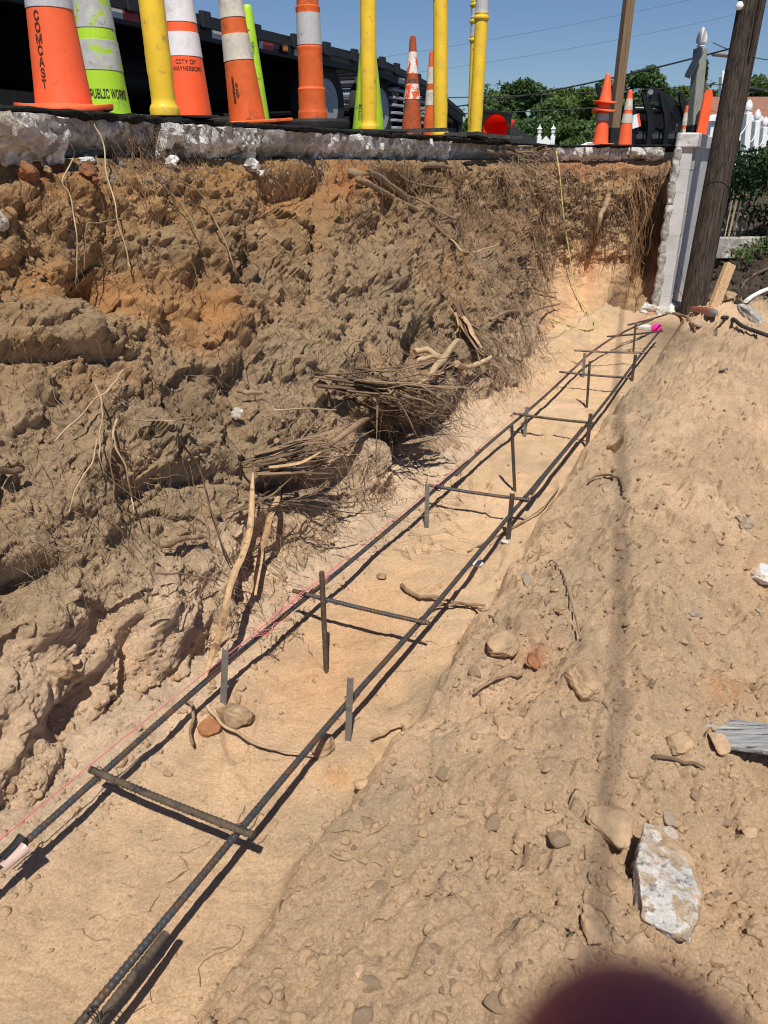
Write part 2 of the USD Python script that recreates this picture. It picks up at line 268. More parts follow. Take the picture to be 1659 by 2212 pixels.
def leaf_mat(name, c1, c2, tr=.35):
    return usdkit.material(stage, f'/World/Looks/{name}', {
        'g': ('geometry', {}), 'r': ('rgb_ramp', {'ramp': [(0, c1), (1, c2)]}), 'd': ('principled_bsdf', {'roughness': .55, 'specular_ior_level': .35}),
        't': ('translucent_bsdf', {}), 'm': ('mix_closure', {'fac': tr})},
        [('g.random_per_island', 'r.fac'), ('r.color', 'd.base_color'), ('r.color', 't.color'), ('d.BSDF', 'm.closure1'), ('t.BSDF', 'm.closure2')], surface='m.closure')
M['leaf_dark'] = leaf_mat('dark_leaves', (.065, .12, .035), (.14, .22, .065))
M['leaf_mid'] = leaf_mat('mid_leaves', (.10, .16, .045), (.19, .27, .085))
M['leaf_light'] = leaf_mat('light_leaves', (.11, .165, .035), (.22, .29, .075))
M['leaf_hedge'] = leaf_mat('hedge_leaves', (.015, .04, .01), (.06, .11, .025), .25)
M['leaf_weed'] = leaf_mat('weed_leaves', (.07, .12, .03), (.16, .22, .08), .3)
M['orange_thin'] = usdkit.material(stage, '/World/Looks/thin_orange_plastic', {'d': ('principled_bsdf', {'base_color': (.94, .10, .022), 'roughness': .4}), 't': ('translucent_bsdf', {'color': (.95, .14, .03)}), 'm': ('mix_closure', {'fac': .5})}, [('d.BSDF', 'm.closure1'), ('t.BSDF', 'm.closure2')], surface='m.closure')
M['lawn'] = mat('far_grass', (.08, .10, .035), .95, .1, (.6, .3))

# ------------------------------------------------------------------ soil surfaces
SAND = np.array([.56, .375, .225]); SAND_PALE = np.array([.66, .51, .365]); TAN = np.array([.46, .335, .215]); BROWN = np.array([.39, .255, .135])
GREYB = np.array([.35, .265, .175]); DARK = np.array([.13, .09, .06]); ORANGE = np.array([.50, .235, .075]); RED = np.array([.36, .13, .06]); BLACKSOIL = np.array([.055, .042, .033])

def logspace_u(lo, hi, step, dmin, origin=0.0):
    """positions from lo to hi whose spacing grows with the distance from the lens"""
    out = [origin]; x = origin
    while x < hi: x += step * max(dmin, math.hypot(x, dmin)); out.append(x)
    x = origin; neg = []
    while x > lo: x -= step * max(dmin, math.hypot(x * 2, dmin)) * (1 if x > -.6 else 8); neg.append(x)
    return np.array(neg[::-1] + out)

def clods(P, mask, spacing, height, seed, jitter=.5):
    """rounded lumps: cellular noise seeded from the surface itself"""
    g = np.random.default_rng(seed)
    keep = P[g.random(len(P)) < 1.0]
    cell = np.unique(np.floor(keep / spacing).astype(int), axis=0)
    seeds = (cell + g.uniform(.5 - jitter, .5 + jitter, cell.shape)) * spacing
    hgt = g.random(len(seeds)) ** 1.5; rad = spacing * g.uniform(.45, .85, len(seeds))
    f_ = 1.15 / spacing; Pw = P + spacing * .42 * np.stack([fbm(P * f_ + 5.3 * k, 2, seed * 7 + k) for k in range(3)], 1)
    d, i = cKDTree(seeds).query(Pw, k=2, workers=-1)
    h = np.max(np.maximum(1 - (d / rad[i]) ** 2, 0) ** .6 * hgt[i], axis=1)
    return h * height * mask * (.75 + .5 * meshkit.noise(P * (2.7 / spacing), seed + 3))

def facets(P, spacing, off, tilt, seed):
    """broken faces: every cell of a warped cell pattern is a plane with its own height and tilt"""
    g = np.random.default_rng(seed); f_ = 1.0 / spacing
    Pw = P + spacing * .30 * np.stack([fbm(P * f_ * 1.4 + 3.1 * k, 2, seed * 5 + k) for k in range(3)], 1)
    cell = np.unique(np.floor(Pw / spacing).astype(int), axis=0); seeds = (cell + g.random(cell.shape)) * spacing
    _, i = cKDTree(seeds).query(Pw, workers=-1); o = g.normal(size=len(seeds)) * off; t = g.normal(size=seeds.shape) * tilt
    return o[i] + ((Pw - seeds[i]) * t[i]).sum(1)
def vnormals(P):
    du = np.gradient(P, axis=1); dv = np.gradient(P, axis=0)
    n = np.cross(du, dv); return n / np.maximum(np.linalg.norm(n, axis=-1, keepdims=True), 1e-12)
def blob(px, py, x, y, rx, ry, ang=0.0):
    c, s = math.cos(ang), math.sin(ang); a = (px - x) * c + (py - y) * s; b = -(px - x) * s + (py - y) * c
    return np.exp(-((a / rx) ** 2 + (b / ry) ** 2))
def hard(px, py, x, y, rx, ry, ang=0.0, k=3.0):
    c, s = math.cos(ang), math.sin(ang); a = (px - x) * c + (py - y) * s; b = -(px - x) * s + (py - y) * c
    return 1 - sstep(1 - 1 / k, 1 + 1 / k, np.sqrt((a / rx) ** 2 + (b / ry) ** 2))
def mixc(c, m, col): return c * (1 - m[..., None]) + col * m[..., None]

# --- the excavated bank: base and top polylines in (u, w)
kb = np.array([(-9, -1.42), (-3, -1.42), (0, -1.41), (2.2, -1.40), (4.3, -1.42), (5.4, -1.53), (6.4, -1.72), (7.2, -1.95), (7.62, -1.86), (8.0, -1.55), (8.35, -1.25), (8.5, -1.02)])
kt = np.array([(-9, -2.25), (-3, -2.25), (0, -2.25), (2.2, -2.25), (4.5, -2.26), (6.0, -2.26), (7.3, -2.30), (8.35, -2.30), (8.75, -2.12), (8.93, -1.75), (9.05, -1.40), (9.10, -1.20)])
ks = np.concatenate([[0], np.cumsum(np.linalg.norm(np.diff((kb + kt) / 2, axis=0), axis=1))])
fb, ft = PchipInterpolator(ks, kb), PchipInterpolator(ks, kt)
ss = [0.0]
while ss[-1] < ks[-1]:
    q = (fb(ss[-1]) + ft(ss[-1])) / 2; dist = math.hypot(*q)
    ss.append(ss[-1] + (.0024 * dist if q[0] > -.35 else .06))
ss = np.array(ss); ss[-1] = ks[-1]
tt = np.linspace(0, 1, 400); TT, SS = np.meshgrid(tt, ss, indexing='ij')
Bq, Tq = fb(ss), ft(ss)
endness = sstep(6.2, 7.6, np.interp(ss, ks, kb[:, 0]))[None, :]
prof_side = np.interp(tt, [0, .06, .16, .30, .45, .55, .75, .93, 1.0], [0, .03, .07, .15, .31, .43, .69, .87, 1.0])
prof_end = np.interp(tt, [0, .08, .22, .33, .5, .8, .93, 1.0], [-.1, .25, .54, .66, .71, .80, .91, 1.1])
pr = prof_side[:, None] * (1 - endness) + prof_end[:, None] * endness
UWp = Bq[None] * (1 - pr[..., None]) + Tq[None] * pr[..., None]
pr[-3:] = [[1.3], [1.55], [1.9]]; pr[-12:-3] += np.linspace(0, .06, 9)[:, None]
zz = -0.05 + (EYE + .06) * tt
P = uw(UWp[..., 0], UWp[..., 1], np.broadcast_to(zz[:, None], TT.shape))
nor = vnormals(P)
if (nor[..., 0].mean() < 0): nor = -nor
P0 = P.copy(); px, py, pz = project(P0); inview = (px > -300) & (px < 1960)
topfade = sstep(1.0, .93, TT)
disp = .085 * fbm(P0 * 2.1 + 7, 3, 3) + .055 * (ridged(P0 * np.array([5.5, 5.5, 2.4]), 3, 9) - .55)
soft = sstep(.55, .15, TT) * (1 - endness) * .6 + sstep(.42, .2, TT) * endness * .85          # smoother sand low down
rough_amt = 1 - soft
disp += rough_amt * .024 * fbm(P0 * 13, 4, 21)
# large features read off the picture: (x, y, rx, ry, angle, depth)
for f in [(230, 610, 55, 50, .2, -.20), (120, 775, 150, 10, .05, -.07), (120, 740, 170, 25, .05, .05), (90, 535, 60, 20, .2, -.03), (380, 560, 120, 60, 0, .05), (80, 680, 110, 50, 0, .05),
          (690, 470, 11, 95, .1, -.24), (755, 420, 35, 55, 0, .10), (500, 690, 40, 70, .1, .07), (540, 540, 30, 90, .1, -.06),
          (905, 745, 26, 40, .2, -.22), (900, 915, 75, 30, -.1, -.28), (880, 985, 25, 60, -.2, -.2), (1020, 860, 22, 90, .1, -.14), (1010, 690, 40, 60, 0, -.08),
          (660, 1040, 75, 24, -.1, -.22), (580, 1185, 45, 75, .15, -.13), (690, 1080, 60, 60, 0, .01), (800, 1060, 70, 60, 0, -.05), (530, 1270, 22, 70, .3, -.08), (410, 1230, 60, 50, 0, .05),
          (100, 1350, 60, 60, 0, .05), (50, 1250, 60, 26, -.3, -.09), (160, 1540, 20, 90, .6, -.07), (60, 1500, 60, 60, 0, .05), (270, 1430, 14, 70, .15, -.06), (330, 1310, 70, 60, 0, .06),
          (700, 760, 90, 60, 0, .05), (620, 880, 60, 60, 0, .05), (520, 820, 20, 50, .2, -.07), (330, 960, 80, 60, 0, .05), (180, 1010, 70, 50, 0, .05), (420, 1030, 90, 18, -.1, -.08), (300, 1060, 50, 20, .1, -.06),
          (980, 610, 30, 90, -.3, -.06), (1160, 560, 16, 120, .05, -.12), (1110, 540, 30, 80, 0, .08), (1080, 700, 40, 60, 0, .06), (820, 600, 60, 70, 0, .05),
          (1275, 560, 14, 60, .1, -.16), (1215, 490, 24, 16, 0, .12), (1300, 440, 20, 40, .2, .12), (1352, 650, 30, 34, 0, -.22), (1400, 500, 30, 130, .1, -.26), (1350, 450, 26, 40, 0, -.08), (1250, 590, 18, 60, .1, -.06), (1320, 560, 40, 60, 0, .05), (620, 400, 40, 60, .1, -.08), (1020, 470, 22, 80, -.2, -.12), (940, 640, 16, 80, -.3, -.10), (60, 360, 120, 16, 0, -.07), (870, 390, 80, 24, .3, -.20), (660, 390, 40, 30, 0, -.10)]:
    disp += f[5] * blob(px, py, f[0], f[1], f[2], f[3], f[4]) * (1 if f[5] > 0 else 1.15)
# bucket-tooth grooves on the lowest sand
groove = sstep(.34, .1, TT) * (1 - endness) * sstep(2.2, 1.2, np.interp(ss, ks, kb[:, 0]))[None]
disp += groove * .012 * np.sin((P0[..., 2] * .8 - (P0[..., 0] * D[0] + P0[..., 1] * D[1]) * .55) * 62 + 2.0 * fbm(P0 * 3, 2, 5))
disp += endness * .06 * (ridged(P0 * np.array([10, 10, 1.6]), 2, 15) - .55) * sstep(.25, .45, TT)
disp *= topfade
Pf = (P0 + nor * disp[..., None]).reshape(-1, 3); ra = rough_amt.ravel(); nf = nor.reshape(-1, 3)
patch = sstep(-.25, .25, fbm(Pf * 3.3, 3, 31))
d2 = clods(Pf, (.25 + .75 * patch) * (.3 + .7 * ra), .085, .021, 41) + clods(Pf, (.35 + .65 * (1 - patch * .5)) * (.35 + .65 * ra), .036, .011, 42)
d2 = d2 * .8 + facets(Pf, .17, .009, .07, 141) * (.45 + .55 * ra) + facets(Pf, .065, .0025, .06, 142) * (.3 + .7 * ra) * (.4 + .6 * patch) + facets(Pf, .026, .0013, .08, 143) * (.3 + .7 * ra) + .011 * (ridged(Pf * 26, 3, 151) - .55) * (.25 + .75 * ra)
d2 -= .036 * sstep(.63, .74, ridged(Pf * np.array([8, 8, 5.]), 3, 77)) * ra                                   # cracks and pits
d2 *= topfade.ravel(); Pf = Pf + nf * d2[:, None]
d3 = clods(Pf, (.4 + .6 * ra), .016, .0070, 43) + .009 * (ridged(Pf * 62, 2, 51) - .5) * (.4 + .6 * ra)
Pf = Pf + nf * d3[:, None]
BANK = Pf.reshape(P.shape)
# soil colours by layer
u_of = P0[..., 0] * D[0] + P0[..., 1] * D[1]; nz = fbm(P0 * 3.2, 4, 61); n2 = fbm(P0 * 9, 3, 62); zl = P0[..., 2] + .16 * nz
col = np.broadcast_to(BROWN * .5 + TAN * .5, P.shape).copy()
col = mixc(col, sstep(.95, 1.15, zl) * (1 - endness), BROWN * 1.02)
col = mixc(col, sstep(.95, .80, zl) * (1 - endness) * sstep(-.5, .3, nz + .2), GREYB * .5 + TAN * .5)
col = mixc(col, np.clip(sstep(.48, .30, zl), 0, 1), SAND_PALE * .7 + TAN * .3)
col = mixc(col, endness * sstep(.85, .6, zl), SAND * 1.12)
col = mixc(col, endness * sstep(.75, .9, zl), SAND * .68)
for x, y, rx, ry, a, c, k in [(300, 640, 260, 60, .1, ORANGE, .55), (110, 590, 130, 30, .1, ORANGE, .4), (240, 420, 260, 50, .05, ORANGE, .3), (460, 700, 70, 80, .2, ORANGE, .65), (740, 400, 40, 60, 0, RED * .6 + ORANGE * .4, .85), (640, 420, 60, 60, 0, ORANGE, .4), (250, 840, 120, 40, .1, ORANGE, .45), (540, 860, 60, 60, 0, ORANGE, .3), (990, 600, 40, 60, -.3, ORANGE, .5), (1115, 510, 45, 50, 0, ORANGE, .55),
                              (120, 375, 60, 26, 0, RED, .7), (480, 380, 90, 30, 0, ORANGE, .5), (1250, 365, 120, 16, 0, RED, .7), (1340, 380, 70, 20, 0, RED * .5 + BROWN * .5, .6),
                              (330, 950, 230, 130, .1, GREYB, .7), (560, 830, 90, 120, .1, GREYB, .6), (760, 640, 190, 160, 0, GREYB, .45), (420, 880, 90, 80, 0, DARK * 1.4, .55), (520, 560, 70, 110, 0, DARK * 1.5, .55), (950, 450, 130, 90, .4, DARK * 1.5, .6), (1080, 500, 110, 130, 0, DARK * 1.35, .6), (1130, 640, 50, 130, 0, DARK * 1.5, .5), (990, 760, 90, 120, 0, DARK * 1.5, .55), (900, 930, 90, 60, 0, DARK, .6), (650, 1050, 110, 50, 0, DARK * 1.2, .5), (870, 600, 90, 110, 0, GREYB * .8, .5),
                              (1400, 480, 50, 130, .1, BROWN * .75, .75), (1330, 450, 60, 70, 0, BROWN, .6), (1270, 430, 60, 40, 0, BROWN, .4), (1360, 650, 60, 40, 0, DARK * 1.2, .7), (700, 1120, 160, 60, 0, TAN, .4)]:
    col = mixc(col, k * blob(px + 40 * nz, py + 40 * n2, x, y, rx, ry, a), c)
col = mixc(col, .5 * sstep(.1, .5, fbm(P0 * 6 + 3, 3, 66)) * (1 - soft), GREYB)
col = mixc(col, .35 * sstep(.2, .5, fbm(P0 * 5 + 9, 3, 67)), SAND)
col = np.minimum(col * np.array([1.19, 1.15, 1.08]), .8); col = col * (1.02 - .04 * (1 - endness) * sstep(.3, .5, zl))[..., None]; col[..., 2] *= 1.0
F = grid_faces(*TT.shape)
v1 = BANK.reshape(-1, 3)
fn = np.cross(v1[F[::977, 1]] - v1[F[::977, 0]], v1[F[::977, 2]] - v1[F[::977, 0]])
if (fn @ np.array([.7, -.5, .5])).mean() < 0: F = F[:, ::-1]
obj('dirt_bank', T(v1, F), M['clay'], smooth=True, soil=col.reshape(-1, 3), kind='structure', label='cut bank of brown and orange clay full of roots beside the trench', cat='bank')

# --- trench floor, spoil mound, path and yard: one sheet in (u, w), cut into its kinds
uu = logspace_u(-12, 19, .0036, 1.25, 0.9)
wv = np.concatenate([np.arange(-1.75, -1.5, .02), np.arange(-1.5, .35, .0062), .35 + np.cumsum(.0062 * 1.012 ** np.arange(330))])
wv = wv[wv < 24]
UU, WW = np.meshgrid(uu, wv, indexing='xy')
n1 = fbm(np.stack([UU * .9, WW * .9, 0 * UU], -1), 3, 81); n3 = fbm(np.stack([UU * 3.2, WW * 3.2, 0 * UU], -1), 3, 82)
crest = .245 + .035 * sstep(2.5, 5.5, UU) - .09 * sstep(1.7, .8, UU); wt = -.74 + .05 * n1 + .05 * n3 + .035 * fbm(np.stack([UU * 11, WW * 11, 0 * UU], -1), 3, 83); wc = -.25 + .05 * n1 + .16 * sstep(4, 7, UU); wr = .22 + .1 * n1 + .35 * sstep(4, 7, UU)
hz = np.where(WW < wc, (.42 * sstep(wt, wt + .09, WW) + .58 * sstep(0, 1, np.clip((WW - wt) / (wc - wt), 0, 1))), 1 - .75 * sstep(0, 1, np.clip((WW - wc) / (wr - wc), 0, 1)))
fade_end = sstep(8.3, 7.2, UU + .8 * n3)
Z = crest * hz * (.25 + .75 * np.maximum(fade_end, .55 * (WW > -.9))) + .05 * n3 * hz
Z += .035 * sstep(wt - .02, wt + .05, WW) * sstep(wr + .5, wr, WW) * fade_end * (.6 + n3) + .016 * n3 + .03 * sstep(-1.15, -1.42, WW) * (1 + n3) + .10 * sstep(-1.36, -1.62, WW)
yard = sstep(7.9, 9.0, UU + .35 * n3) * sstep(-1.0, -.5, WW); Z += yard * (.09 + .1 * sstep(9, 12, UU) + .10 * n1 + .05 * n3) + .28 * sstep(10.2, 11.3, UU)
Z += 1.1 * sstep(12.8, 15.5, UU) + .6 * sstep(9, 22, WW)
Z = np.where(WW < -1.55, np.minimum(Z, .06), Z)
G = uw(UU, WW, Z); Gn = vnormals(G); Gn = np.where(Gn[..., 2:] < 0, -Gn, Gn)
gx, gy, gzc = project(G)
rough_g = np.clip(.16 + 1.1 * sstep(.05, .4, hz) * sstep(.55, .2, WW) + .45 * yard, 0, 1); rough_g = np.maximum(rough_g, .75 * sstep(-1.2, -1.4, WW))
smoothpatch = np.clip(sstep(.15, .6, fbm(np.stack([UU * 1.7, WW * 2.2, 0 * UU], -1), 3, 84)), 0, 1) * .55
smoothpatch = np.maximum(smoothpatch, .5 * hard(gx, gy, 700, 1950, 330, 120, -.6)); rough_g = rough_g * (1 - smoothpatch)
near = sstep(16, 12, UU)
for x, y, rx, ry, a, dpt in [(1190, 1440, 26, 40, .1, -.05), (1330, 960, 22, 22, .5, -.04), (860, 1500, 60, 20, -.5, -.03), (1090, 1390, 70, 40, -.3, .03), (1250, 1440, 70, 60, 0, .03), (760, 1660, 70, 50, -.5, .03), (1300, 1800, 60, 70, .5, .02), (1270, 2010, 40, 60, .2, .015), (1540, 690, 60, 22, .1, .08), (1340, 800, 40, 30, 0, .03)]:
    Z += dpt * blob(gx, gy, x, y, rx, ry, a)
Z += near * rough_g * .034 * fbm(np.stack([UU * 9, WW * 9, 0 * UU], -1), 3, 85)
gf = np.random.default_rng(404)
for _ in range(26):                                                # boot prints
    fu, fw, fa = gf.uniform(.9, 5.2), gf.choice([gf.uniform(-1.15, -.8), gf.uniform(-.3, .6), gf.uniform(-.3, .6)]), gf.normal() * .5
    a_ = (UU - fu) * math.cos(fa) + (WW - fw) * math.sin(fa); b_ = -(UU - fu) * math.sin(fa) + (WW - fw) * math.cos(fa); q_ = np.sqrt((a_ / .15) ** 2 + (b_ / (.05 + .012 * np.tanh(a_ * 20))) ** 2)
    Z += gf.uniform(.5, 1) * (-.017 * (1 - sstep(.75, 1.05, q_)) + .008 * np.exp(-((q_ - 1.2) / .2) ** 2)); rough_g = rough_g * (1 - .6 * (1 - sstep(.7, 1.1, q_)))
G = uw(UU, WW, Z)
gp = G.reshape(-1, 3).copy(); gm = (rough_g * near).ravel(); closeby = ((uu > -.5) & (uu < 11))[None].repeat(len(wv), 0).ravel() & (WW.ravel() < 3.2)
sub = gp[closeby]; sm = gm[closeby]
pm = sstep(-.2, .3, fbm(sub * 4.5, 3, 98)); h = facets(sub, .11, .007, .10, 191) * sm + facets(sub, .038, .0045, .16, 192) * (.12 + .9 * sm) + facets(sub, .016, .0018, .16, 193) * (.3 + .7 * sm) + clods(sub, sm * (.3 + .7 * pm), .085, .022, 91, .5) + clods(sub, (.12 + .9 * sm) * (.35 + .65 * pm), .040, .016, 92) + clods(sub, .35 + .8 * sm, .019, .0095, 93) + (.3 + .7 * sm) * .0075 * (ridged(sub * 42, 3, 94) - .5)
gp[closeby, 2] += h
G = gp.reshape(G.shape)
gn = fbm(np.stack([UU * 2.1, WW * 3.0, 0 * UU], -1), 4, 95); gn2 = fbm(np.stack([UU * 7, WW * 7, 0 * UU], -1), 3, 96)
gc = np.broadcast_to(SAND, G.shape).copy()
gc = mixc(gc, np.clip(sstep(.0, .75, hz + .35 * gn2) * .85, 0, 1), TAN * .74 + SAND * .24); gc = mixc(gc, sstep(.12, .0, hz) * .75, SAND * np.array([1.14, 1.18, 1.17]))
gc = mixc(gc, .45 * sstep(0, .5, gn), TAN); gc = mixc(gc, .5 * sstep(.1, .55, -gn), SAND_PALE * np.array([1.0, .93, .84]))
gc = mixc(gc, .7 * sstep(-1.18, -1.32, WW) * sstep(5, 4, UU), SAND_PALE * .9)
damp = sstep(.10, .34, fbm(np.stack([UU * 2.6, WW * 4.5, 0 * UU], -1), 3, 97)) * sstep(-.93, -.72, WW) * sstep(-.38, -.5, WW)
gc = mixc(gc, .8 * damp, GREYB * 1.18)
scr = sstep(.05, .4, fbm(np.stack([UU * 1.3, WW * 6, 0 * UU], -1), 4, 99)); gc = mixc(gc, .35 * scr * sstep(.3, .0, hz), TAN * 1.02); gc = mixc(gc, .4 * sstep(.2, .5, fbm(np.stack([UU * 4, WW * 4, 0 * UU], -1), 4, 100)), GREYB * 1.15)
for x, y, rx, ry, a, c, k in [(930, 1490, 110, 36, -.5, GREYB, .8), (770, 1760, 150, 50, -.45, GREYB * 1.1, .75), (1250, 1310, 50, 240, .06, GREYB * 1.05, .5), (1400, 800, 40, 90, .3, GREYB * .9, .7), (1450, 720, 60, 40, .2, DARK * 1.2, .8), (560, 1960, 200, 60, -.7, TAN, .4), (1540, 690, 100, 24, .05, SAND_PALE * np.array([1.02, .92, .8]), .9), (1160, 1420, 22, 34, .1, RED, .8), (1570, 1500, 50, 30, .2, ORANGE, .55), (730, 1690, 26, 26, 0, ORANGE, .5), (800, 1340, 160, 70, -.7, SAND * np.array([1.05, .96, .86]), .6), (700, 1480, 160, 120, -.7, SAND * np.array([1.06, .95, .84]), .6), (1120, 1500, 90, 60, 0, SAND, .7)]:
    gc = mixc(gc, k * blob(gx + 14 * gn2, gy + 14 * gn, x, y, rx, ry, a), c)
gc = mixc(gc, np.clip(yard * 1.25, 0, 1) * sstep(-.9, .2, gn2 + .45) * (1 - .95 * blob(gx, gy, 1560, 685, 130, 34)), BLACKSOIL * 1.3)
gc = mixc(gc, sstep(.45, .75, WW) * .5, TAN * .95)
gc = mixc(gc, sstep(13, 15, UU), np.array([.08, .09, .035])); gc = mixc(gc, sstep(7, 10, WW), np.array([.10, .10, .045]))
GF = grid_faces(*UU.shape); gv = G.reshape(-1, 3)
fz = np.cross(gv[GF[::999, 1]] - gv[GF[::999, 0]], gv[GF[::999, 2]] - gv[GF[::999, 0]])[:, 2]
if fz.mean() < 0: GF = GF[:, ::-1]
hzf = hz.ravel()[GF].mean(1); wf = WW.ravel()[GF].mean(1); uf = UU.ravel()[GF].mean(1); yf = yard.ravel()[GF].mean(1)
# the sheet is not needed behind the bank or the standing wall
uwf = np.stack([uf, wf], 1)
behind = (wf < np.interp(uf, kb[:, 0], kb[:, 1]) - .25) | ((uf > 8.9) & (wf < -1.16))
kinds = np.where(yf > .5, 3, np.where((wf < -.62) & (hzf < .10) & (uf < 8.8), 0, np.where((hzf > .08) & (wf < .45) & (uf < 9), 1, 2)))
gcol = gc.reshape(-1, 3)
for k, (nm, lb) in enumerate([('trench_floor', 'flat sandy bottom of the trench under the rebar'), ('spoil_mound', 'low mound of loose tan spoil along the right of the trench'), ('path', 'packed sandy path right of the spoil mound'), ('yard_ground', 'dark churned soil of the yard behind the pole')]):
    sel = GF[(kinds == k) & ~behind]
    if len(sel) == 0: continue
    ids, inv = np.unique(sel, return_inverse=True)
    obj(nm, T(gv[ids], inv.reshape(-1, 3)), M['soil'], smooth=True, soil=gcol[ids], kind='structure', label=lb, cat='ground')

# what the picture sees first along a ray: from the vertices of the two surfaces
allv = np.vstack([BANK.reshape(-1, 3), gv[closeby]]); ax, ay, az = project(allv)
ok = (ax > -150) & (ax < 1810) & (ay > 150) & (ay < 2350) & (az > .3)
HV, HZ = np.stack([ax, ay], 1)[ok], az[ok]; HT = cKDTree(HV)
def hit(x, y, off=0.0):
    d, i = HT.query([x, y], k=24); zc = HZ[i][d < max(7, d[0] + 3)]
    z = np.sort(zc); z = z[:max(3, len(z) // 3)].mean()
    return CAM + ray(x, y) * (z - off)
def ground_z(x, y):
    q = np.array([x, y]); u, w = q @ D, q @ N
    j = min(np.searchsorted(uu, u), len(uu) - 1); i = min(np.searchsorted(wv, w), len(wv) - 1)
    return float(G[i, j, 2])

# ------------------------------------------------------------------ concrete and asphalt at the lot's edge
def top_at(x, y=300):
    """arc position of the lot's edge where the picture column x meets it"""
    q = uw(*ft(np.linspace(2.0, ks[-1], 900)).T, LOT - .05); a, _, _ = project(q)
    return float(np.linspace(2.0, ks[-1], 900)[np.argmin(np.abs(a - x))])
def edge_frame(s):
    q = ft(s); e = (ft(np.minimum(s + .05, ks[-1])) - ft(np.maximum(s - .05, 0))); e /= np.maximum(np.linalg.norm(e, axis=1, keepdims=True), 1e-9)
    return q, np.stack([-e[:, 1], e[:, 0]], 1)
def edge_strip(s0, s1, prof, ds, disp, seed):
    s = np.linspace(s0, s1, max(4, int((s1 - s0) / ds))); q, o = edge_frame(s); prof = np.asarray(prof, float)
    k = len(prof); off, z = prof[:, 0], prof[:, 1]
    U = q[:, None, 0] + o[:, None, 0] * off[None]; W = q[:, None, 1] + o[:, None, 1] * off[None]
    p = uw(U, W, np.broadcast_to(z, U.shape)); n = vnormals(p)
    om = np.concatenate([np.multiply.outer(o[:, 0], D) + np.multiply.outer(o[:, 1], N), np.zeros((len(s), 1))], 1)
    if (n[:, k // 2] * om).sum(1).mean() < 0: n = -n
    p = disp(p, n, om, off, z, s)
    v = p.reshape(-1, 3); f = grid_faces(len(s), k)
    c0 = p[0].mean(0); c1 = p[-1].mean(0); v = np.vstack([v, c0, c1]); j = np.arange(k); j2 = (j + 1) % k; e = (len(s) - 1) * k
    f = np.vstack([f, np.stack([np.full(k, len(v) - 2), j2, j], 1), np.stack([np.full(k, len(v) - 1), e + j, e + j2], 1)])
    m = T(v, f); m.fix_normals() if len(f) < 4000 else None
    a = v[f[len(f) // 3]]; return m
def dense(points, step):
    out = []
    for a, b in zip(points[:-1], points[1:]):
        n = max(1, int(np.hypot(*(np.array(b) - a)) / step)); out += [tuple(np.array(a) + (np.array(b) - a) * i / n) for i in range(n)]
    return out + [points[-1]]
slab = thing('concrete_pavement', 'cracked white and grey concrete edge of the pavement above the clay bank', 'pavement')
slab.SetCustomDataByKey('kind', 'structure')
cuts = [(-90, 106, .10, 0, 'concrete'), (106, 338, .0, 1, 'concrete_grey'), (338, 552, .05, 2, 'concrete'), (552, 688, .03, 3, 'concrete_grey'), (688, 842, .015, 4, 'concrete'), (842, 972, .02, 5, 'concrete'), (972, 1085, -.05, 6, 'concrete_grey'),
        (1085, 1180, -.02, 7, 'concrete'), (1180, 1262, .0, 8, 'concrete'), (1262, 1318, .02, 9, 'concrete'), (1318, 1362, .0, 10, 'concrete'), (1362, 1437, .03, 11, 'concrete')]
for a, b, o, sd, mk in cuts:
    s0, s1 = top_at(a) + .004, top_at(b) - .006
    dist = np.hypot(*ft((s0 + s1) / 2)); ds = max(.007, .0028 * dist)
    th = .118 if sd else .135
    pf = dense([(-.75, LOT - .031), (o + .0, LOT - .031), (o - .01, LOT - .031 - th * .5), (o - .07 - .03 * (sd % 2), LOT - .031 - th), (-.75, LOT - .031 - th)], ds)
    # coarse where nobody looks
    pf = [q for i, q in enumerate(pf) if q[0] > o - .2 or i % 6 == 0]
    def dsp(p, n, om, off, z, s, sd=sd, th=th):
        amt = sstep(-.24, -.02, off)[None] * np.ones((len(s), 1)); side = np.clip(n @ np.array([0, 0, 1.0]), 0, 1); amt = amt * (1 - .75 * side)
        d = .035 * fbm(p * 9 + sd * 7, 3, 200 + sd); fl_ = p.reshape(-1, 3); ce = np.unique(np.floor(fl_ / .05).astype(int), axis=0); gg = np.random.default_rng(sd); sds = (ce + gg.random(ce.shape)) * .05; nd, ni = cKDTree(sds).query(fl_); tl = gg.normal(size=sds.shape) * (.15 if sd in (0, 2, 4, 5, 8, 9, 10, 11) else .10); d += ((gg.normal(size=len(sds)) * .006)[ni] + ((fl_ - sds[ni]) * tl[ni]).sum(1)).reshape(d.shape)
        d += .010 * (ridged(p * 45 + sd, 2, 230 + sd) - .5) + .010 * fbm(p * 55, 3, 250)
        d *= .7 if sd == 0 else 1.0 if sd in (0, 2, 4, 5, 8, 9, 10, 11) else .55
        return p + n * (d * amt)[..., None]
    obj('slab_section', edge_strip(s0, s1, pf, ds, dsp, sd), M[mk], slab, smooth=35)
lot = thing('asphalt_lot', 'black crumbling asphalt layer of the lot on top of the concrete', 'pavement')
lot.SetCustomDataByKey('kind', 'structure')
pf = dense([(-.85, LOT), (.02, LOT), (.03, LOT - .012), (.0, LOT - .030), (-.3, LOT - .030)], .012)
pf = [q for i, q in enumerate(pf) if q[0] > -.25 or i % 5 == 0]
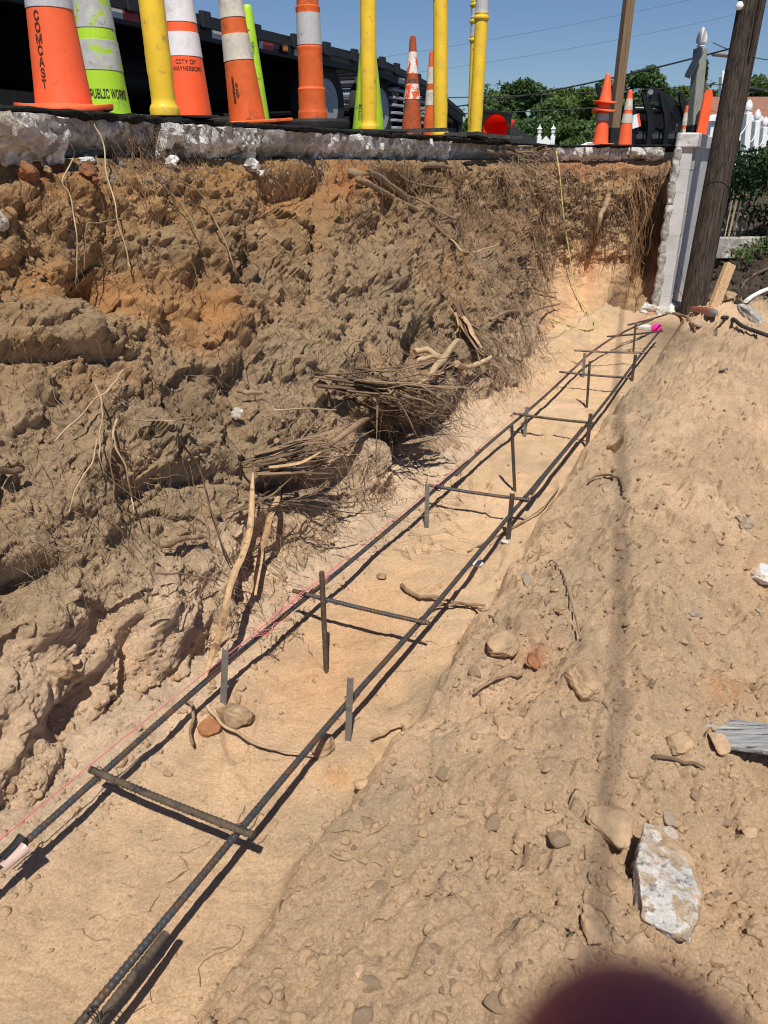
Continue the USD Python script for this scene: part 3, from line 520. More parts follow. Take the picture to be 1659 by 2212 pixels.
def dsp(p, n, om, off, z, s):
    amt = sstep(-.26, -.03, off)[None]
    side = .075 * fbm(p * np.array([5, 5, 0]) + 3, 3, 301) + .05 * fbm(p * np.array([17, 17, 3.]), 2, 302)
    p = p + om[:, None] * (side * amt)[..., None]
    flat = np.clip(n[..., 2], 0, 1); dd = amt * (.013 * fbm(p * 26, 3, 303) + .010 * (ridged(p * 55, 2, 304) - .5)); return p + n * (dd * (1 - .8 * flat) - .006 * flat * amt)[..., None]
obj('broken_edge', edge_strip(1.0, ks[-1] - .02, pf, .011, dsp, 0), M['asphalt_black'], lot, smooth=40)
si = np.linspace(0, ks[-1], 80); q, o = edge_frame(si); inner = q - o * .8
poly = Polygon([tuple(x) for x in inner[inner[:, 1] < -1.3]] + [(10.2, -1.32), (13.5, -1.32), (16, -1.32), (16, -22), (-12, -22), (-12, -3.0)]).buffer(0)
vv, ff = trimesh.creation.triangulate_polygon(poly if poly.geom_type == 'Polygon' else max(poly.geoms, key=lambda g: g.area), engine='earcut')
sheet = T(uw(vv[:, 0], vv[:, 1], np.full(len(vv), LOT - .003)), ff)
if sheet.face_normals[:, 2].mean() < 0: sheet.invert()
obj('lot_surface', sheet, M['asphalt'], lot)
# the land around: a ring of street-level ground that reaches the horizon
hole = Polygon([(-11.9, -21.9), (15.9, -21.9), (15.9, -1.3), (15.2, -1.3), (15.2, 21), (-11.9, 21)])
ringp = Polygon([(-900, -900), (900, -900), (900, 900), (-900, 900)]).difference(hole)
vv, ff = trimesh.creation.triangulate_polygon(ringp, engine='earcut')
sheet = T(uw(vv[:, 0], vv[:, 1], np.full(len(vv), 1.30)), ff)
if sheet.face_normals[:, 2].mean() < 0: sheet.invert()
obj('ground', sheet, M['lawn'], kind='structure', label='grassy land beyond the lot reaching to the trees', cat='ground')

# loose plates of asphalt and broken concrete on the lot's edge
def flat_plate(seed, sx, sy, sz):
    g = np.random.default_rng(seed); n = 9; th = np.sort(g.uniform(0, 2 * math.pi, n)); r = g.uniform(.75, 1.1, n)
    pg = np.stack([np.cos(th) * r * sx / 2, np.sin(th) * r * sy / 2], 1); pts = np.vstack([np.c_[pg, np.zeros(n)], np.c_[pg * .96, np.full(n, sz)]])
    return trimesh.convex.convex_hull(pts)
for i, (x, y, w, sx, sy, sz, lb) in enumerate([(1003, 305, -2.34, .42, .30, .028, 'dark flat asphalt plate lying at the foot of the second tallest yellow post'), (1062, 312, -2.32, .38, .3, .03, 'dark flat asphalt plate below the mouth of the fallen orange cone'),
        (1020, 316, -2.26, .30, .24, .025, 'grey asphalt plate hanging over the broken pavement edge below the right yellow post'), (1096, 318, -2.30, .34, .26, .02, 'thin grey asphalt plate right of the fallen cone'), (905, 306, -2.36, .5, .3, .025, 'low dark asphalt plate under the grimy torn-banded cone')]):
    p = at_w(x, y, w); p[2] = LOT + .001 + .004 * i
    obj('asphalt_plate', xf(flat_plate(40 + i, sx, sy, sz), p, R=rot(.05 * (i % 3 - 1), .04, i)), M['asphalt'], smooth=30, label=lb, cat='asphalt')
for i, (x, y, w, h, lb, mk) in enumerate([(60, 371, 60, 46, 'reddish brown clay boulder wedged under the slab at the far left', 'red_brick_clay'), (190, 369, 44, 34, 'rust brown clay lump below the grey slab, right of the larger one', 'red_brick_clay'),
        (206, 389, 26, 16, 'small rusty clay lump just under the rust brown lump', 'red_brick_clay'), (370, 352, 38, 32, 'white broken concrete lump sitting under the slab above the orange clay', 'concrete'), (545, 357, 44, 30, 'white broken concrete lump under the dirty orange cone', 'concrete'),
        (563, 374, 22, 14, 'small grey concrete lump below the white broken lump', 'concrete'), (190, 348, 46, 18, 'flat pale concrete flake under the grey slab', 'concrete'), (2, 478, 34, 50, 'grey white concrete lump stuck in the bank at the left edge of view', 'concrete'),
        (102, 367, 26, 18, 'small brown clay lump between the two rusty clay boulders', 'clay_clod'), (1010, 352, 30, 12, 'black asphalt lump caught under the pavement edge above the root tangle', 'asphalt_black')]):
    p = hit(x, y + 6, .02); z = (p - CAM)[1] * CP - (p[2] - EYE) * SP; k = z / FPX
    obj('clay_boulder' if 'clay' in lb else ('asphalt_lump' if 'asphalt' in lb else 'concrete_lump'), xf(rock_mesh((w * k, w * k * .8, h * k), 60 + i, 4, .4, 9, .10), at_depth(x, y, z), rz=i), M[mk], smooth=40, label=lb, cat='rock')

# ------------------------------------------------------------------ rebar in the trench
def rebar(p0, p1, r, near=True, bend=0.0, seed=0):
    p0, p1 = np.asarray(p0, float), np.asarray(p1, float)
    return rebar_path(np.array([p0 + (p1 - p0) * t for t in np.linspace(0, 1, 9)]) + bend * np.array([[0, 0, -math.sin(math.pi * t)] for t in np.linspace(0, 1, 9)]), r)
def rebar_path(pts, r, pitch=.0125, fine=.0031, sides=10):
    pts = np.asarray(pts, float); c = np.concatenate([[0], np.cumsum(np.linalg.norm(np.diff(pts, axis=0), axis=1))])
    cs = CubicSpline(c, pts) if len(pts) > 2 else (lambda s: pts[0] + (pts[-1] - pts[0]) * (s / c[-1])[:, None])
    s = [0.0]
    while s[-1] < c[-1]:
        d = np.linalg.norm(cs(np.array([s[-1]]))[0] - CAM); s.append(s[-1] + fine * max(1, d / 2.6))
    s = np.array(s); th = np.linspace(0, 2 * math.pi, sides, endpoint=False)
    ph = (s[:, None] / pitch + th[None] / (2 * math.pi)) % 1.0
    rib = np.clip(1 - np.abs(ph - .5) / .22, 0, 1); seam = (np.abs(np.cos(th)) > .985)[None]
    R = r * (.88 + .22 * np.maximum(rib, .8 * seam))
    return tube(cs(s), R, sides)
def through(pix, z): return np.array([at_z(x, y, zz) for (x, y), zz in zip(pix, np.broadcast_to(z, (len(pix),)))])
BZ = .118; RB = .0087
LONG = [('long_rebar', [(-60, 1923), (10, 1860), (215, 1676), (500, 1424), (700, 1260), (920, 1075), (1010, 998)], BZ, 'left long rebar running from the foreground along the foot of the bank'),
        ('long_rebar', [(985, 1026), (1060, 955), (1130, 896), (1210, 825), (1290, 752), (1350, 716), (1410, 690)], [BZ, BZ, BZ, BZ, .13, .15, .17], 'rusty left long rebar continuing under the pink line to the far end'),
        ('long_rebar', [(140, 2250), (330, 2020), (520, 1791), (750, 1520), (920, 1330), (1040, 1187), (1120, 1091), (1258, 925)], BZ, 'right long rebar nearest the spoil mound in the foreground'),
        ('long_rebar', [(1148, 1066), (1215, 980), (1283, 899), (1345, 818), (1395, 752), (1428, 712)], [BZ, BZ, BZ, BZ, BZ, .12], 'right long rebar lapped onto the near one and running to the far end'),
        ('lap_rebar', [(186, 2240), (270, 2130), (358, 2017)], BZ + .002, 'short lapped rebar with rusty end beside the nearest long bar')]
for i, (nm, pix, z, lb) in enumerate(LONG): obj(nm, rebar_path(through(pix, z), RB), M['rebar_rust' if i in (1, 4) else 'rebar'], smooth=50, label=lb, cat='rebar')
CZ = BZ + 2 * RB + .001
CROSS = [((195, 1662), (545, 1803), 'nearest rusty crossbar tied over both long rebars'), ((633, 1276), (928, 1347), 'second crossbar, dark, beside the tall rusty upright rod'), ((924, 1048), (1145, 1080), 'third crossbar, at the grey stake under the pink line'),
         ((1108, 893), (1283, 914), 'fourth crossbar, rust brown, where the trench narrows to view'), ((1208, 803), (1358, 816), 'fifth crossbar, in front of the cleaner sand'), ((1240, 757), (1393, 762), 'sixth crossbar, level across the trench'), ((1312, 727), (1431, 715), 'seventh crossbar, tilted, just below the pink plastic'), ((1357, 702), (1440, 679), 'farthest crossbar, at the foot of the block wall')]
for i, (a, b, lb) in enumerate(CROSS):
    z = CZ + (.02 if i == 6 else .04 if i == 7 else 0)
    obj('crossbar', rebar(at_z(*a, z), at_z(*b, z), RB * (1.05 if i == 0 else .92), bend=.004), M['rebar_rust' if i in (0, 3) else 'rebar'], smooth=50, label=lb, cat='rebar', group=None)
def upright(nm, top, base, r, mk, lb, sink=.05, flat=False):
    b = at_z(*base, 0.0); b = at_z(*base, ground_z(*b[:2])); t = at_fwd(top[0], top[1], b[1] + .0)
    if flat:
        dr = (t - b) / np.linalg.norm(t - b); L = np.linalg.norm(t - b) + sink; w = r
        sec = Polygon([(-w, -w * .6), (w, -w * .6), (w, w * .5), (w * .6, w * .5), (w * .6, -w * .2), (-w * .6, -w * .2), (-w * .6, w * .5), (-w, w * .5)])
        m = trimesh.creation.extrude_polygon(sec, L, engine='earcut'); m.apply_translation([0, 0, -sink])
        za = dr; xa = np.cross([0, 1, 0], za); xa /= np.linalg.norm(xa); m = xf(m, b, R=np.stack([xa, np.cross(za, xa), za], 1))
        return obj(nm, m, M[mk], smooth=False, label=lb, cat='stake')
    return obj(nm, rebar(b - (t - b) / np.linalg.norm(t - b) * sink, t, r), M[mk], smooth=50, label=lb, cat='rebar')
upright('upright_rod', (695, 1236), (705, 1454), .0088, 'rebar_rust', 'tall rusty upright rod standing beside the second crossbar')
upright('upright_rod', (1105.6, 921), (1112, 1062), .0088, 'rebar', 'dark upright rod standing in the sand before the third crossbar')
upright('upright_rod', (1274, 781), (1267.6, 880), .0088, 'rebar_rust', 'upright rod in the middle of the trench below the fifth crossbar')
upright('upright_rod', (1373, 701), (1367.7, 763), .009, 'rebar_rust', 'farthest upright rod, rising before the seventh crossbar')
for i, (t, b, lb, gal) in enumerate([((757, 1464), (751.5, 1602), 'grey stake with split top tied to the right long rebar in the foreground', 1), ((487, 1402), (482.5, 1516), 'grey stake behind the left long rebar beside the big clay clod', 1), ((923, 1046), (921.5, 1139), 'pale grey stake under the pink line at the third crossbar', 1), ((1139, 879), (1132.7, 943), 'grey stake at the left end of the fourth crossbar', 1),
        ((1106.7, 1066), (1098, 1163), 'dark stake at the right end of the third crossbar', 0), ((1276, 893), (1267.7, 968), 'dark stake at the right end of the fourth crossbar', 0), ((1373, 766), (1365, 820), 'dark stake at the right end of the fifth crossbar', 0), ((1263.4, 762), (1259, 815), 'thin grey stake between the fifth and sixth crossbars on the left', 1)]):
    upright('stake', t, b, .0088 if i < 2 else .0095, 'stake' if gal else 'rebar', lb, flat=True)
# tie wires where bars cross
def tie(x, y, z, seed, lb):
    g = np.random.default_rng(seed); c = at_z(x, y, z + .006); pts = []
    for k in range(40):
        a = k / 39 * 4 * math.pi; pts.append(c + .0135 * (math.cos(a) * np.array([N[0], N[1], 0]) + math.sin(a) * np.array([0, 0, 1.])) + np.array([D[0], D[1], 0]) * (k / 39 - .5) * .018)
    pts += [pts[-1] + np.array([.01, 0, .012]), pts[-1] + g.normal(size=3) * .012 + np.array([.015, 0, .03])]
    obj('tie_wire', tube(pts, .0011 if y > 1300 else .0016, 5), M['wire'], smooth=True, label=lb, cat='wire')
for i, (x, y, lb) in enumerate([(217, 1668, 'wire twist tying the nearest crossbar to the left long rebar'), (524, 1792, 'wire twist tying the nearest crossbar to the right long rebar'), (655, 1283, 'wire twist tying the second crossbar to the left long rebar'), (914, 1341, 'wire twist tying the second crossbar to the right long rebar'), (1136, 1078, 'wire twist at the right end of the third crossbar'), (756, 1510, 'wire twist fixing the foreground grey stake to the long rebar'), (205, 2190, 'wire twist binding the lapped rebar to the nearest long bar'), (946, 1054, 'wire twist on the left end of the third crossbar')]): tie(x, y, BZ + RB, i, lb)
# pink builder's line and yellow cord
pk = [(-40, 1842, .17), (0, 1813, .17), (189, 1657, .165), (374, 1508, .16), (545, 1372, .155), (690, 1252, .15), (800, 1163, .15), (920, 1066, .15), (1015, 985, .15), (1108, 903, .15), (1215, 812, .16), (1300, 748, .17), (1352, 712, .18), (1400, 680, .22), (1436, 650, .30)]
obj('builders_line', tube([at_z(x, y, z) for x, y, z in pk], .0015, 6), M['pink'], smooth=True, label='pink string line stretched just above the left long rebar', cat='string')
def frizz(a, b, n, seed):
    g = np.random.default_rng(seed); ms = []
    for k in range(n):
        t = g.random(); p = at_z(a[0] + (b[0] - a[0]) * t, a[1] + (b[1] - a[1]) * t, .158); q = [p]
        for _ in range(7): q.append(q[-1] + np.array([D[0], D[1], 0]) * .022 * g.choice([1, 1, .6]) + g.normal(size=3) * .007)
        ms.append(tube(q, .0011, 4))
    return cat(*ms)
obj('frayed_line', frizz((520, 1392), (690, 1254), 12, 3), M['pink'], label='frayed loops of pink line wound round the left rebar', cat='string', smooth=True)
yc = [(1200, 317), (1210, 336), (1227, 363), (1232, 430), (1234.5, 500), (1235, 548), (1238, 618), (1248, 640), (1263, 665), (1280, 686), (1292, 708), (1278, 716), (1249, 712), (1222, 700), (1200, 694), (1180, 687)]
ypts = [at_w(1198, 312, -2.36)] + [hit(x, y, .16 if y < 560 else .08 if y < 640 else .02) for x, y in yc]
ypts[1] = at_w(1200, 317, -2.24); ya, yb = ypts[1], at_fwd(1238, 618, ypts[7][1]); ypts[2:8] = [ya + (yb - ya) * q + np.array([.012 * math.sin(9 * q), 0, 0]) for q in np.linspace(1 / 6, 1, 6)]; yp = CubicSpline(np.arange(len(ypts)), gaussian_filter1d(np.array(ypts), .8, axis=0))(np.linspace(0, len(ypts) - 1, 90))
obj('yellow_string', tube(yp, .006, 6), M['yellow_cord'], smooth=True, label='thin yellow cord hanging from the pavement down the end of the trench', cat='string')

# ------------------------------------------------------------------ roots
def path3(pix, off, n=40, wob=.0, seed=0):
    p = np.array([hit(x, y, off if np.ndim(off) == 0 else off[i]) for i, (x, y) in enumerate(pix)])
    c = np.arange(len(p)); q = PchipInterpolator(c, p)(np.linspace(0, len(p) - 1, n))
    if wob: q += wob * np.stack([gaussian_filter1d(np.random.default_rng(seed + k).normal(size=n), 2.2) for k in range(3)], 1)
    return q
def root(nm, lb, pix, wpx, mk='root', off=.03, taper=.6, wob=.006, seed=0, c='root'):
    q = path3(pix, off, max(16, 8 * len(pix)), wob, seed); z = project(q)[2].mean(); r = wpx * z / FPX / 2
    R = r * np.linspace(1, taper, len(q)); R = R * (1 + .12 * gaussian_filter1d(np.random.default_rng(seed).normal(size=len(q)), 1))
    return obj(nm, tube(q, R, 9, rough=.12, seed=seed), M[mk], smooth=60, label=lb, cat=c)
RT = [('thick_root', 'thick smooth root curving out from under the slab', [(752, 372), (790, 374), (815, 381), (848, 406), (878, 430)], 17, 'root', .05, .8), ('thick_root', 'long straight root slanting down below the thick curved root', [(770, 384), (797, 399), (840, 421), (891, 449), (934, 485), (972, 514)], 13, 'root', .06, .8),
      ('curling_root', 'thin pale root curling up from the end of the long slanting root', [(970, 510), (978, 520), (996, 540), (1024, 545), (1053, 536), (1078, 524)], 4, 'root_pale', [.05, .08, .12, .14, .14, .12], .7), ('thick_root', 'horizontal root stub below the pavement right of the thick curved root', [(912, 358), (935, 356), (975, 364)], 13, 'root', .04, .8),
      ('side_root', 'slender root running beside the long slanting root on its right', [(868, 420), (905, 432), (960, 462), (985, 476)], 5, 'root', .06, .6), ('side_root', 'thin root lying under the pavement to the right of the thick root', [(855, 370), (885, 392), (930, 402), (968, 408)], 5, 'root', .05, .6),
      ('thick_root', 'pale root stub at the left end of the twisted roots', [(896, 762), (918, 757), (942, 768), (965, 778)], 14, 'root_pale', .08, .7), ('twisted_root', 'pale twisted root reaching right above the splintered bundle', [(900, 780), (930, 772), (963, 783), (1010, 790), (1056, 786), (1088, 808)], 10, 'root_pale', .12, .5),
      ('twisted_root', 'split pale root end below the twisted root', [(985, 785), (1015, 792), (1040, 782), (1060, 768)], 13, 'root_pale', .14, .6), ('root_log', 'stout broken root slanting up across the twisted roots', [(926, 814), (950, 783), (972, 755), (990, 735)], 15, 'root_pale', .20, .85),
      ('root_log', 'straight thick root slanting from the splintered bundle to the lower bundle', [(823, 875), (800, 897), (760, 925), (715, 957), (676, 985)], 14, 'root', .16, .95), ('hanging_root', 'flat curved root hanging below the splintered bundle', [(824, 884), (838, 912), (850, 940), (858, 960), (872, 982), (886, 1000)], 9, 'root', .12, .5),
      ('hanging_root', 'thin bent root hanging left of the flat curved root', [(818, 880), (824, 905), (836, 935), (842, 955)], 6, 'root', .12, .6), ('root_log', 'short barkless root lying against the lower bundle', [(597, 948), (620, 975), (632, 1010), (637, 1038)], 13, 'root', .12, .8),
      ('root_log', 'cracked root chunk lying on the pale sand at left', [(352, 1178), (375, 1172), (410, 1163), (441, 1154)], 15, 'root', .05, .8), ('brown_root', 'dark broken root poking from the left edge of the bank', [(-8, 1012), (20, 1016), (48, 1018)], 17, 'root_dark', .05, .8),
      ('brown_root', 'short root stub pointing right near the white paper scrap', [(514, 842), (530, 845), (566, 848)], 12, 'root', .08, .7), ('long_root', 'forked tan root slanting left across the dark soil', [(266, 800), (252, 820), (228, 846), (202, 867), (165, 905), (118, 953)], 6, 'root_pale', .06, .5),
      ('long_root', 'tan root dropping from the fork in a long wave', [(206, 830), (222, 870), (224, 900), (214, 950), (213, 985), (226, 1020)], 5, 'root_pale', .06, .4), ('long_root', 'long wavy tan root beside the dark hollow', [(252, 905), (248, 945), (260, 985), (274, 1025), (285, 1075), (292, 1105)], 6, 'root_pale', .07, .4),
      ('long_root', 'thin tan root dangling left of the long wavy root', [(243, 945), (240, 990), (242, 1040), (243, 1090)], 4, 'root', .06, .5), ('long_root', 'thin root running down from the fork to the sand', [(212, 945), (198, 1000), (178, 1030), (160, 1075), (147, 1108)], 4, 'root_pale', .06, .5),
      ('wall_stem', 'long thin stem slanting down the upper bank from the slab', [(130, 290), (160, 325), (135, 395), (150, 420), (165, 500), (166, 590), (168, 620)], 3.5, 'grass_dry', .05, .8), ('wall_stem', 'long thin stem hanging right of the deep hole', [(205, 265), (222, 310), (230, 375), (245, 430), (262, 500), (278, 565), (280, 580)], 3.5, 'grass_dry', .05, .8),
      ('wall_stem', 'bent stem over the left side of the deep hole', [(262, 472), (215, 480), (186, 484), (186, 530), (182, 580)], 3.5, 'root', .06, .8), ('wall_stem', 'thin stem running down the right part of the orange clay', [(390, 390), (440, 430), (470, 490), (500, 560), (515, 610)], 3.5, 'root', .05, .8),
      ('wall_stem', 'thin stem crossing the orange clay at its right side', [(330, 380), (400, 450), (430, 520), (455, 575), (475, 596)], 3, 'root', .05, .8), ('wall_stem', 'dark stem at the far left of the bank', [(0, 445), (40, 480), (70, 510), (92, 535)], 4, 'root_dark', .05, .8), ('wall_stem', 'dark thin stem slanting across the left of the bank', [(0, 520), (30, 535), (60, 560), (100, 583)], 3.5, 'root_dark', .05, .8),
      ('bare_twig', 'level straight twig lying over the middle of the bank', [(588, 886), (650, 885), (724, 883)], 4, 'root_pale', .07, .9), ('bare_twig', 'level thin root over the dark soil left of centre', [(290, 907), (340, 910), (380, 908), (415, 903)], 4, 'root_pale', .05, .7), ('bare_twig', 'pale thin root on the sand below the cracked chunk', [(312, 1330), (350, 1312), (385, 1298), (410, 1284)], 4, 'root_pale', .05, .7),
      ('bare_twig', 'grey twig lying level over the white sand block', [(334, 1245), (380, 1238), (420, 1242), (466, 1250)], 5, 'root', .06, .7), ('hanging_root', 'dark long root hanging over the middle of the bank', [(380, 935), (402, 970), (430, 1010), (446, 1050), (455, 1100), (480, 1180), (505, 1225)], 5, 'root_dark', .08, .6),
      ('hanging_root', 'curved bare root bowing out below the white paper', [(505, 960), (530, 985), (548, 1010), (545, 1050)], 5, 'root', .10, .6), ('end_root', 'pale swollen root hanging on the end bank', [(1315, 420), (1308, 445), (1296, 470), (1290, 500)], 14, 'root_pale', .10, .5), ('end_root', 'bowed root hanging across the end bank', [(1320, 440), (1340, 455), (1352, 470), (1358, 482)], 5, 'root', .10, .6),
      ('end_root', 'long straight root slanting down the left of the end bank', [(1150, 390), (1165, 410), (1180, 440), (1192, 462)], 6, 'root', .08, .7), ('corner_root', 'level bare root at the inner corner of the trench', [(1125, 578), (1140, 580), (1160, 583), (1165, 590)], 6, 'root_pale', .1, .7), ('corner_root', 'forked bare root above the sand at the inner corner', [(1060, 690), (1090, 676), (1150, 672), (1190, 660), (1210, 655)], 7, 'root', .12, .6),
      ('corner_root', 'bare root lying level just above the corner sand', [(1125, 632), (1150, 622), (1175, 630), (1205, 632)], 5, 'root', .08, .6), ('pavement_root', 'long straight root lying on the pavement edge right of the fallen cone', [(1087, 314), (1130, 316), (1180, 318)], 5, 'root', .12, .8), ('pavement_root', 'root lying just below the pavement edge by the yellow cord', [(1050, 326), (1100, 330), (1160, 326), (1195, 322)], 6, 'root', .1, .8),
      ('floor_root', 'curved brown root lying across the right rebar', [(868, 1262), (885, 1276), (910, 1288), (945, 1293), (975, 1300), (1010, 1306), (1050, 1305)], 9, 'root', .03, .6), ('floor_root', 'thin branch of the root crossing the right rebar', [(925, 1317), (960, 1306), (995, 1303), (1030, 1315), (1068, 1334)], 8, 'root', .03, .6),
      ('floor_root', 'bent tan root arching over the trench floor from the clay clod', [(449, 1525), (470, 1552), (510, 1583), (560, 1610), (610, 1622), (680, 1628)], 9, 'root_pale', .03, .5), ('floor_root', 'grey root on the slope of the mound by the red clay', [(1025, 1496), (1060, 1474), (1100, 1460), (1128, 1452)], 8, 'root', .02, .7),
      ('floor_root', 'tan root stub arched by the foreground grey stake', [(802, 1595), (830, 1585), (855, 1568), (872, 1565), (868, 1585)], 7, 'root_pale', .02, .8), ('post_root', 'forked knobby root standing under the left rebar', [(398, 1510), (412, 1520), (418, 1545), (414, 1580), (417, 1614)], 8, 'root', .03, .8), ('mound_root', 'thin hooped root on the crest of the mound', [(1010, 1190), (1180, 1090), (1206, 1050)], 3.5, 'root', .01, .8),
      ('mound_root', 'arched tan root on the mound below the standing slab', [(1275, 1040), (1290, 1028), (1320, 1026), (1338, 1036), (1344, 1062)], 6, 'root', .03, .8), ('mound_root', 'thin tan roots running down the mound to the left', [(1256, 1380), (1210, 1235), (1188, 1215)], 3.5, 'root', .01, .8), ('far_root', 'forked bare root on the mound by the pole foot', [(1440, 672), (1470, 680), (1490, 692), (1502, 712)], 8, 'root', .04, .7),
      ('far_root', 'dark root arching over the yard soil at right', [(1660, 580), (1630, 592), (1612, 606), (1600, 628)], 7, 'root_dark', .05, .7), ('far_root', 'dark bowed root on the yard soil beside the arching one', [(1560, 610), (1590, 598), (1604, 612), (1612, 626)], 8, 'root_dark', .05, .7), ('flat_root', 'dark weathered root slab lying on the path near the foot of the mound', [(1410, 1632), (1440, 1634), (1480, 1645), (1526, 1662)], 11, 'root_dark', .01, .5)]
for i, r in enumerate(RT): root(r[0], r[1], r[2], r[3], r[4], r[5], r[6] if len(r) > 6 else .6, seed=500 + i)
for nm, lb, pix, w, off in [('wood_splint', 'long pale wood splint hanging down the bank to the left rebar', [(547, 1018), (545, 1070), (538, 1155), (524, 1205), (508, 1240), (497, 1270), (486, 1320), (474, 1375), (456, 1420), (440, 1470)], 15, [.14, .16, .18, .2, .2, .2, .18, .14, .1, .04]), ('wood_splint', 'shorter pale wood splint hanging right of the long one', [(606, 1047), (598, 1080), (586, 1115), (577, 1150), (564, 1190), (556, 1240), (550, 1285)], 14, [.14, .15, .16, .15, .12, .1, .06])]:
    q = path3(pix, off, 50, .004, 7); r = w * project(q)[2].mean() / FPX / 2
    obj(nm, tube(q, np.concatenate([np.linspace(.3, 1, 8), np.ones(34), np.linspace(1, .4, 8)]) * r, 6, squash=.5, rough=.1, seed=5), M['splint'], label=lb, cat='wood')
def bundle(nm, lb, a, b, spread, n, lpx, off, seed, dark=.3):
    g = np.random.default_rng(seed); t = thing(nm, lb, 'splintered root')
    pa, pb = hit(*a, off[0]), hit(*b, off[1]); pb = at_depth(b[0], b[1], project(pa)[2] * .5 + project(pb)[2] * .5 - .03); z = project(pa)[2]; k = z / FPX
    ax = pb - pa; L = np.linalg.norm(ax); ax /= L; sx = np.cross(ax, [0, 0, 1.]); sx /= np.linalg.norm(sx); sy = np.cross(sx, ax)
    for i in range(n):
        s0, s1 = g.uniform(-.25, .35), g.uniform(.45, 1.1); big = g.random() < .28; w = (g.uniform(2.2, 4.2) if big else g.uniform(.5, 1.5)) * k * lpx
        o0 = g.normal(size=2) * spread * k; o1 = o0 * g.uniform(.8, 1.8) + g.normal(size=2) * spread * k * 1.1; m = 9; q = []
        dr = np.stack([gaussian_filter1d(g.normal(size=m), 1.6) for _ in range(3)], 1) * L * (.08 if big else .2)
        for j in range(m):
            f = j / (m - 1); s_ = s0 + (s1 - s0) * f; o = o0 + (o1 - o0) * f ** 1.4; q.append(pa + ax * L * s_ + sx * o[0] + sy * o[1] + (dr[j] - dr[0]) * f)
        W = w * np.interp(np.linspace(0, 1, 14), [0, .15, .6, .85, 1], [.7, 1, .9, .6 if big else .4, .3 if big else .08]); q = PchipInterpolator(np.arange(m), np.array(q))(np.linspace(0, m - 1, 14))
        obj('splinter', tube(q, W, 6, squash=.5 if big else .8, rough=.25, seed=seed * 90 + i), M['root_dark' if g.random() < dark + .12 else ('splint' if g.random() < .2 else 'root')], t)
        if g.random() < .45:
            j = int(g.integers(5, 11)); d_ = (q[j + 1] - q[j]) / np.linalg.norm(q[j + 1] - q[j]) + g.normal(size=3) * .5; b_ = [q[j] + d_ * L * .07 * a_ + np.array([0, 0, -.012 * a_ * a_ * L]) for a_ in range(5)]; obj('splinter', tube(b_, W[j] * .5 * np.array([1, .8, .6, .4, .15]), 5, rough=.2, seed=i), M['root'], t)
bundle('splintered_root', 'big splintered root bundle jutting right from the middle of the bank', (742, 822), (975, 858), 15, 32, 2.1, (.12, .3), 1, .35)
bundle('splintered_root', 'lower dark half of the splintered bundle in the shaded hollow', (815, 880), (962, 908), 13, 24, 2.1, (.05, .22), 2, .8)
bundle('splintered_root', 'pale splintered root end left of the hollow, with long fibres', (572, 992), (790, 945), 10, 22, 2.0, (.12, .16), 3, .2)
bundle('splintered_root', 'low splintered bundle under the pale one', (560, 1015), (720, 1012), 9, 16, 2.0, (.1, .14), 4, .4)
bundle('splintered_root', 'long dark roots sweeping right at the bottom of the bank middle', (545, 1098), (800, 1040), 5, 10, 1.6, (.1, .1), 5, .5)
bundle('splintered_root', 'split orange brown root standing in the root curtain', (985, 660), (1048, 770), 8, 18, 1.7, (.08, .1), 6, .3)
bundle('splintered_root', 'small splinters of pale wood near the top of the twisted roots', (905, 835), (985, 800), 9, 18, 1.0, (.1, .2), 7, .4)
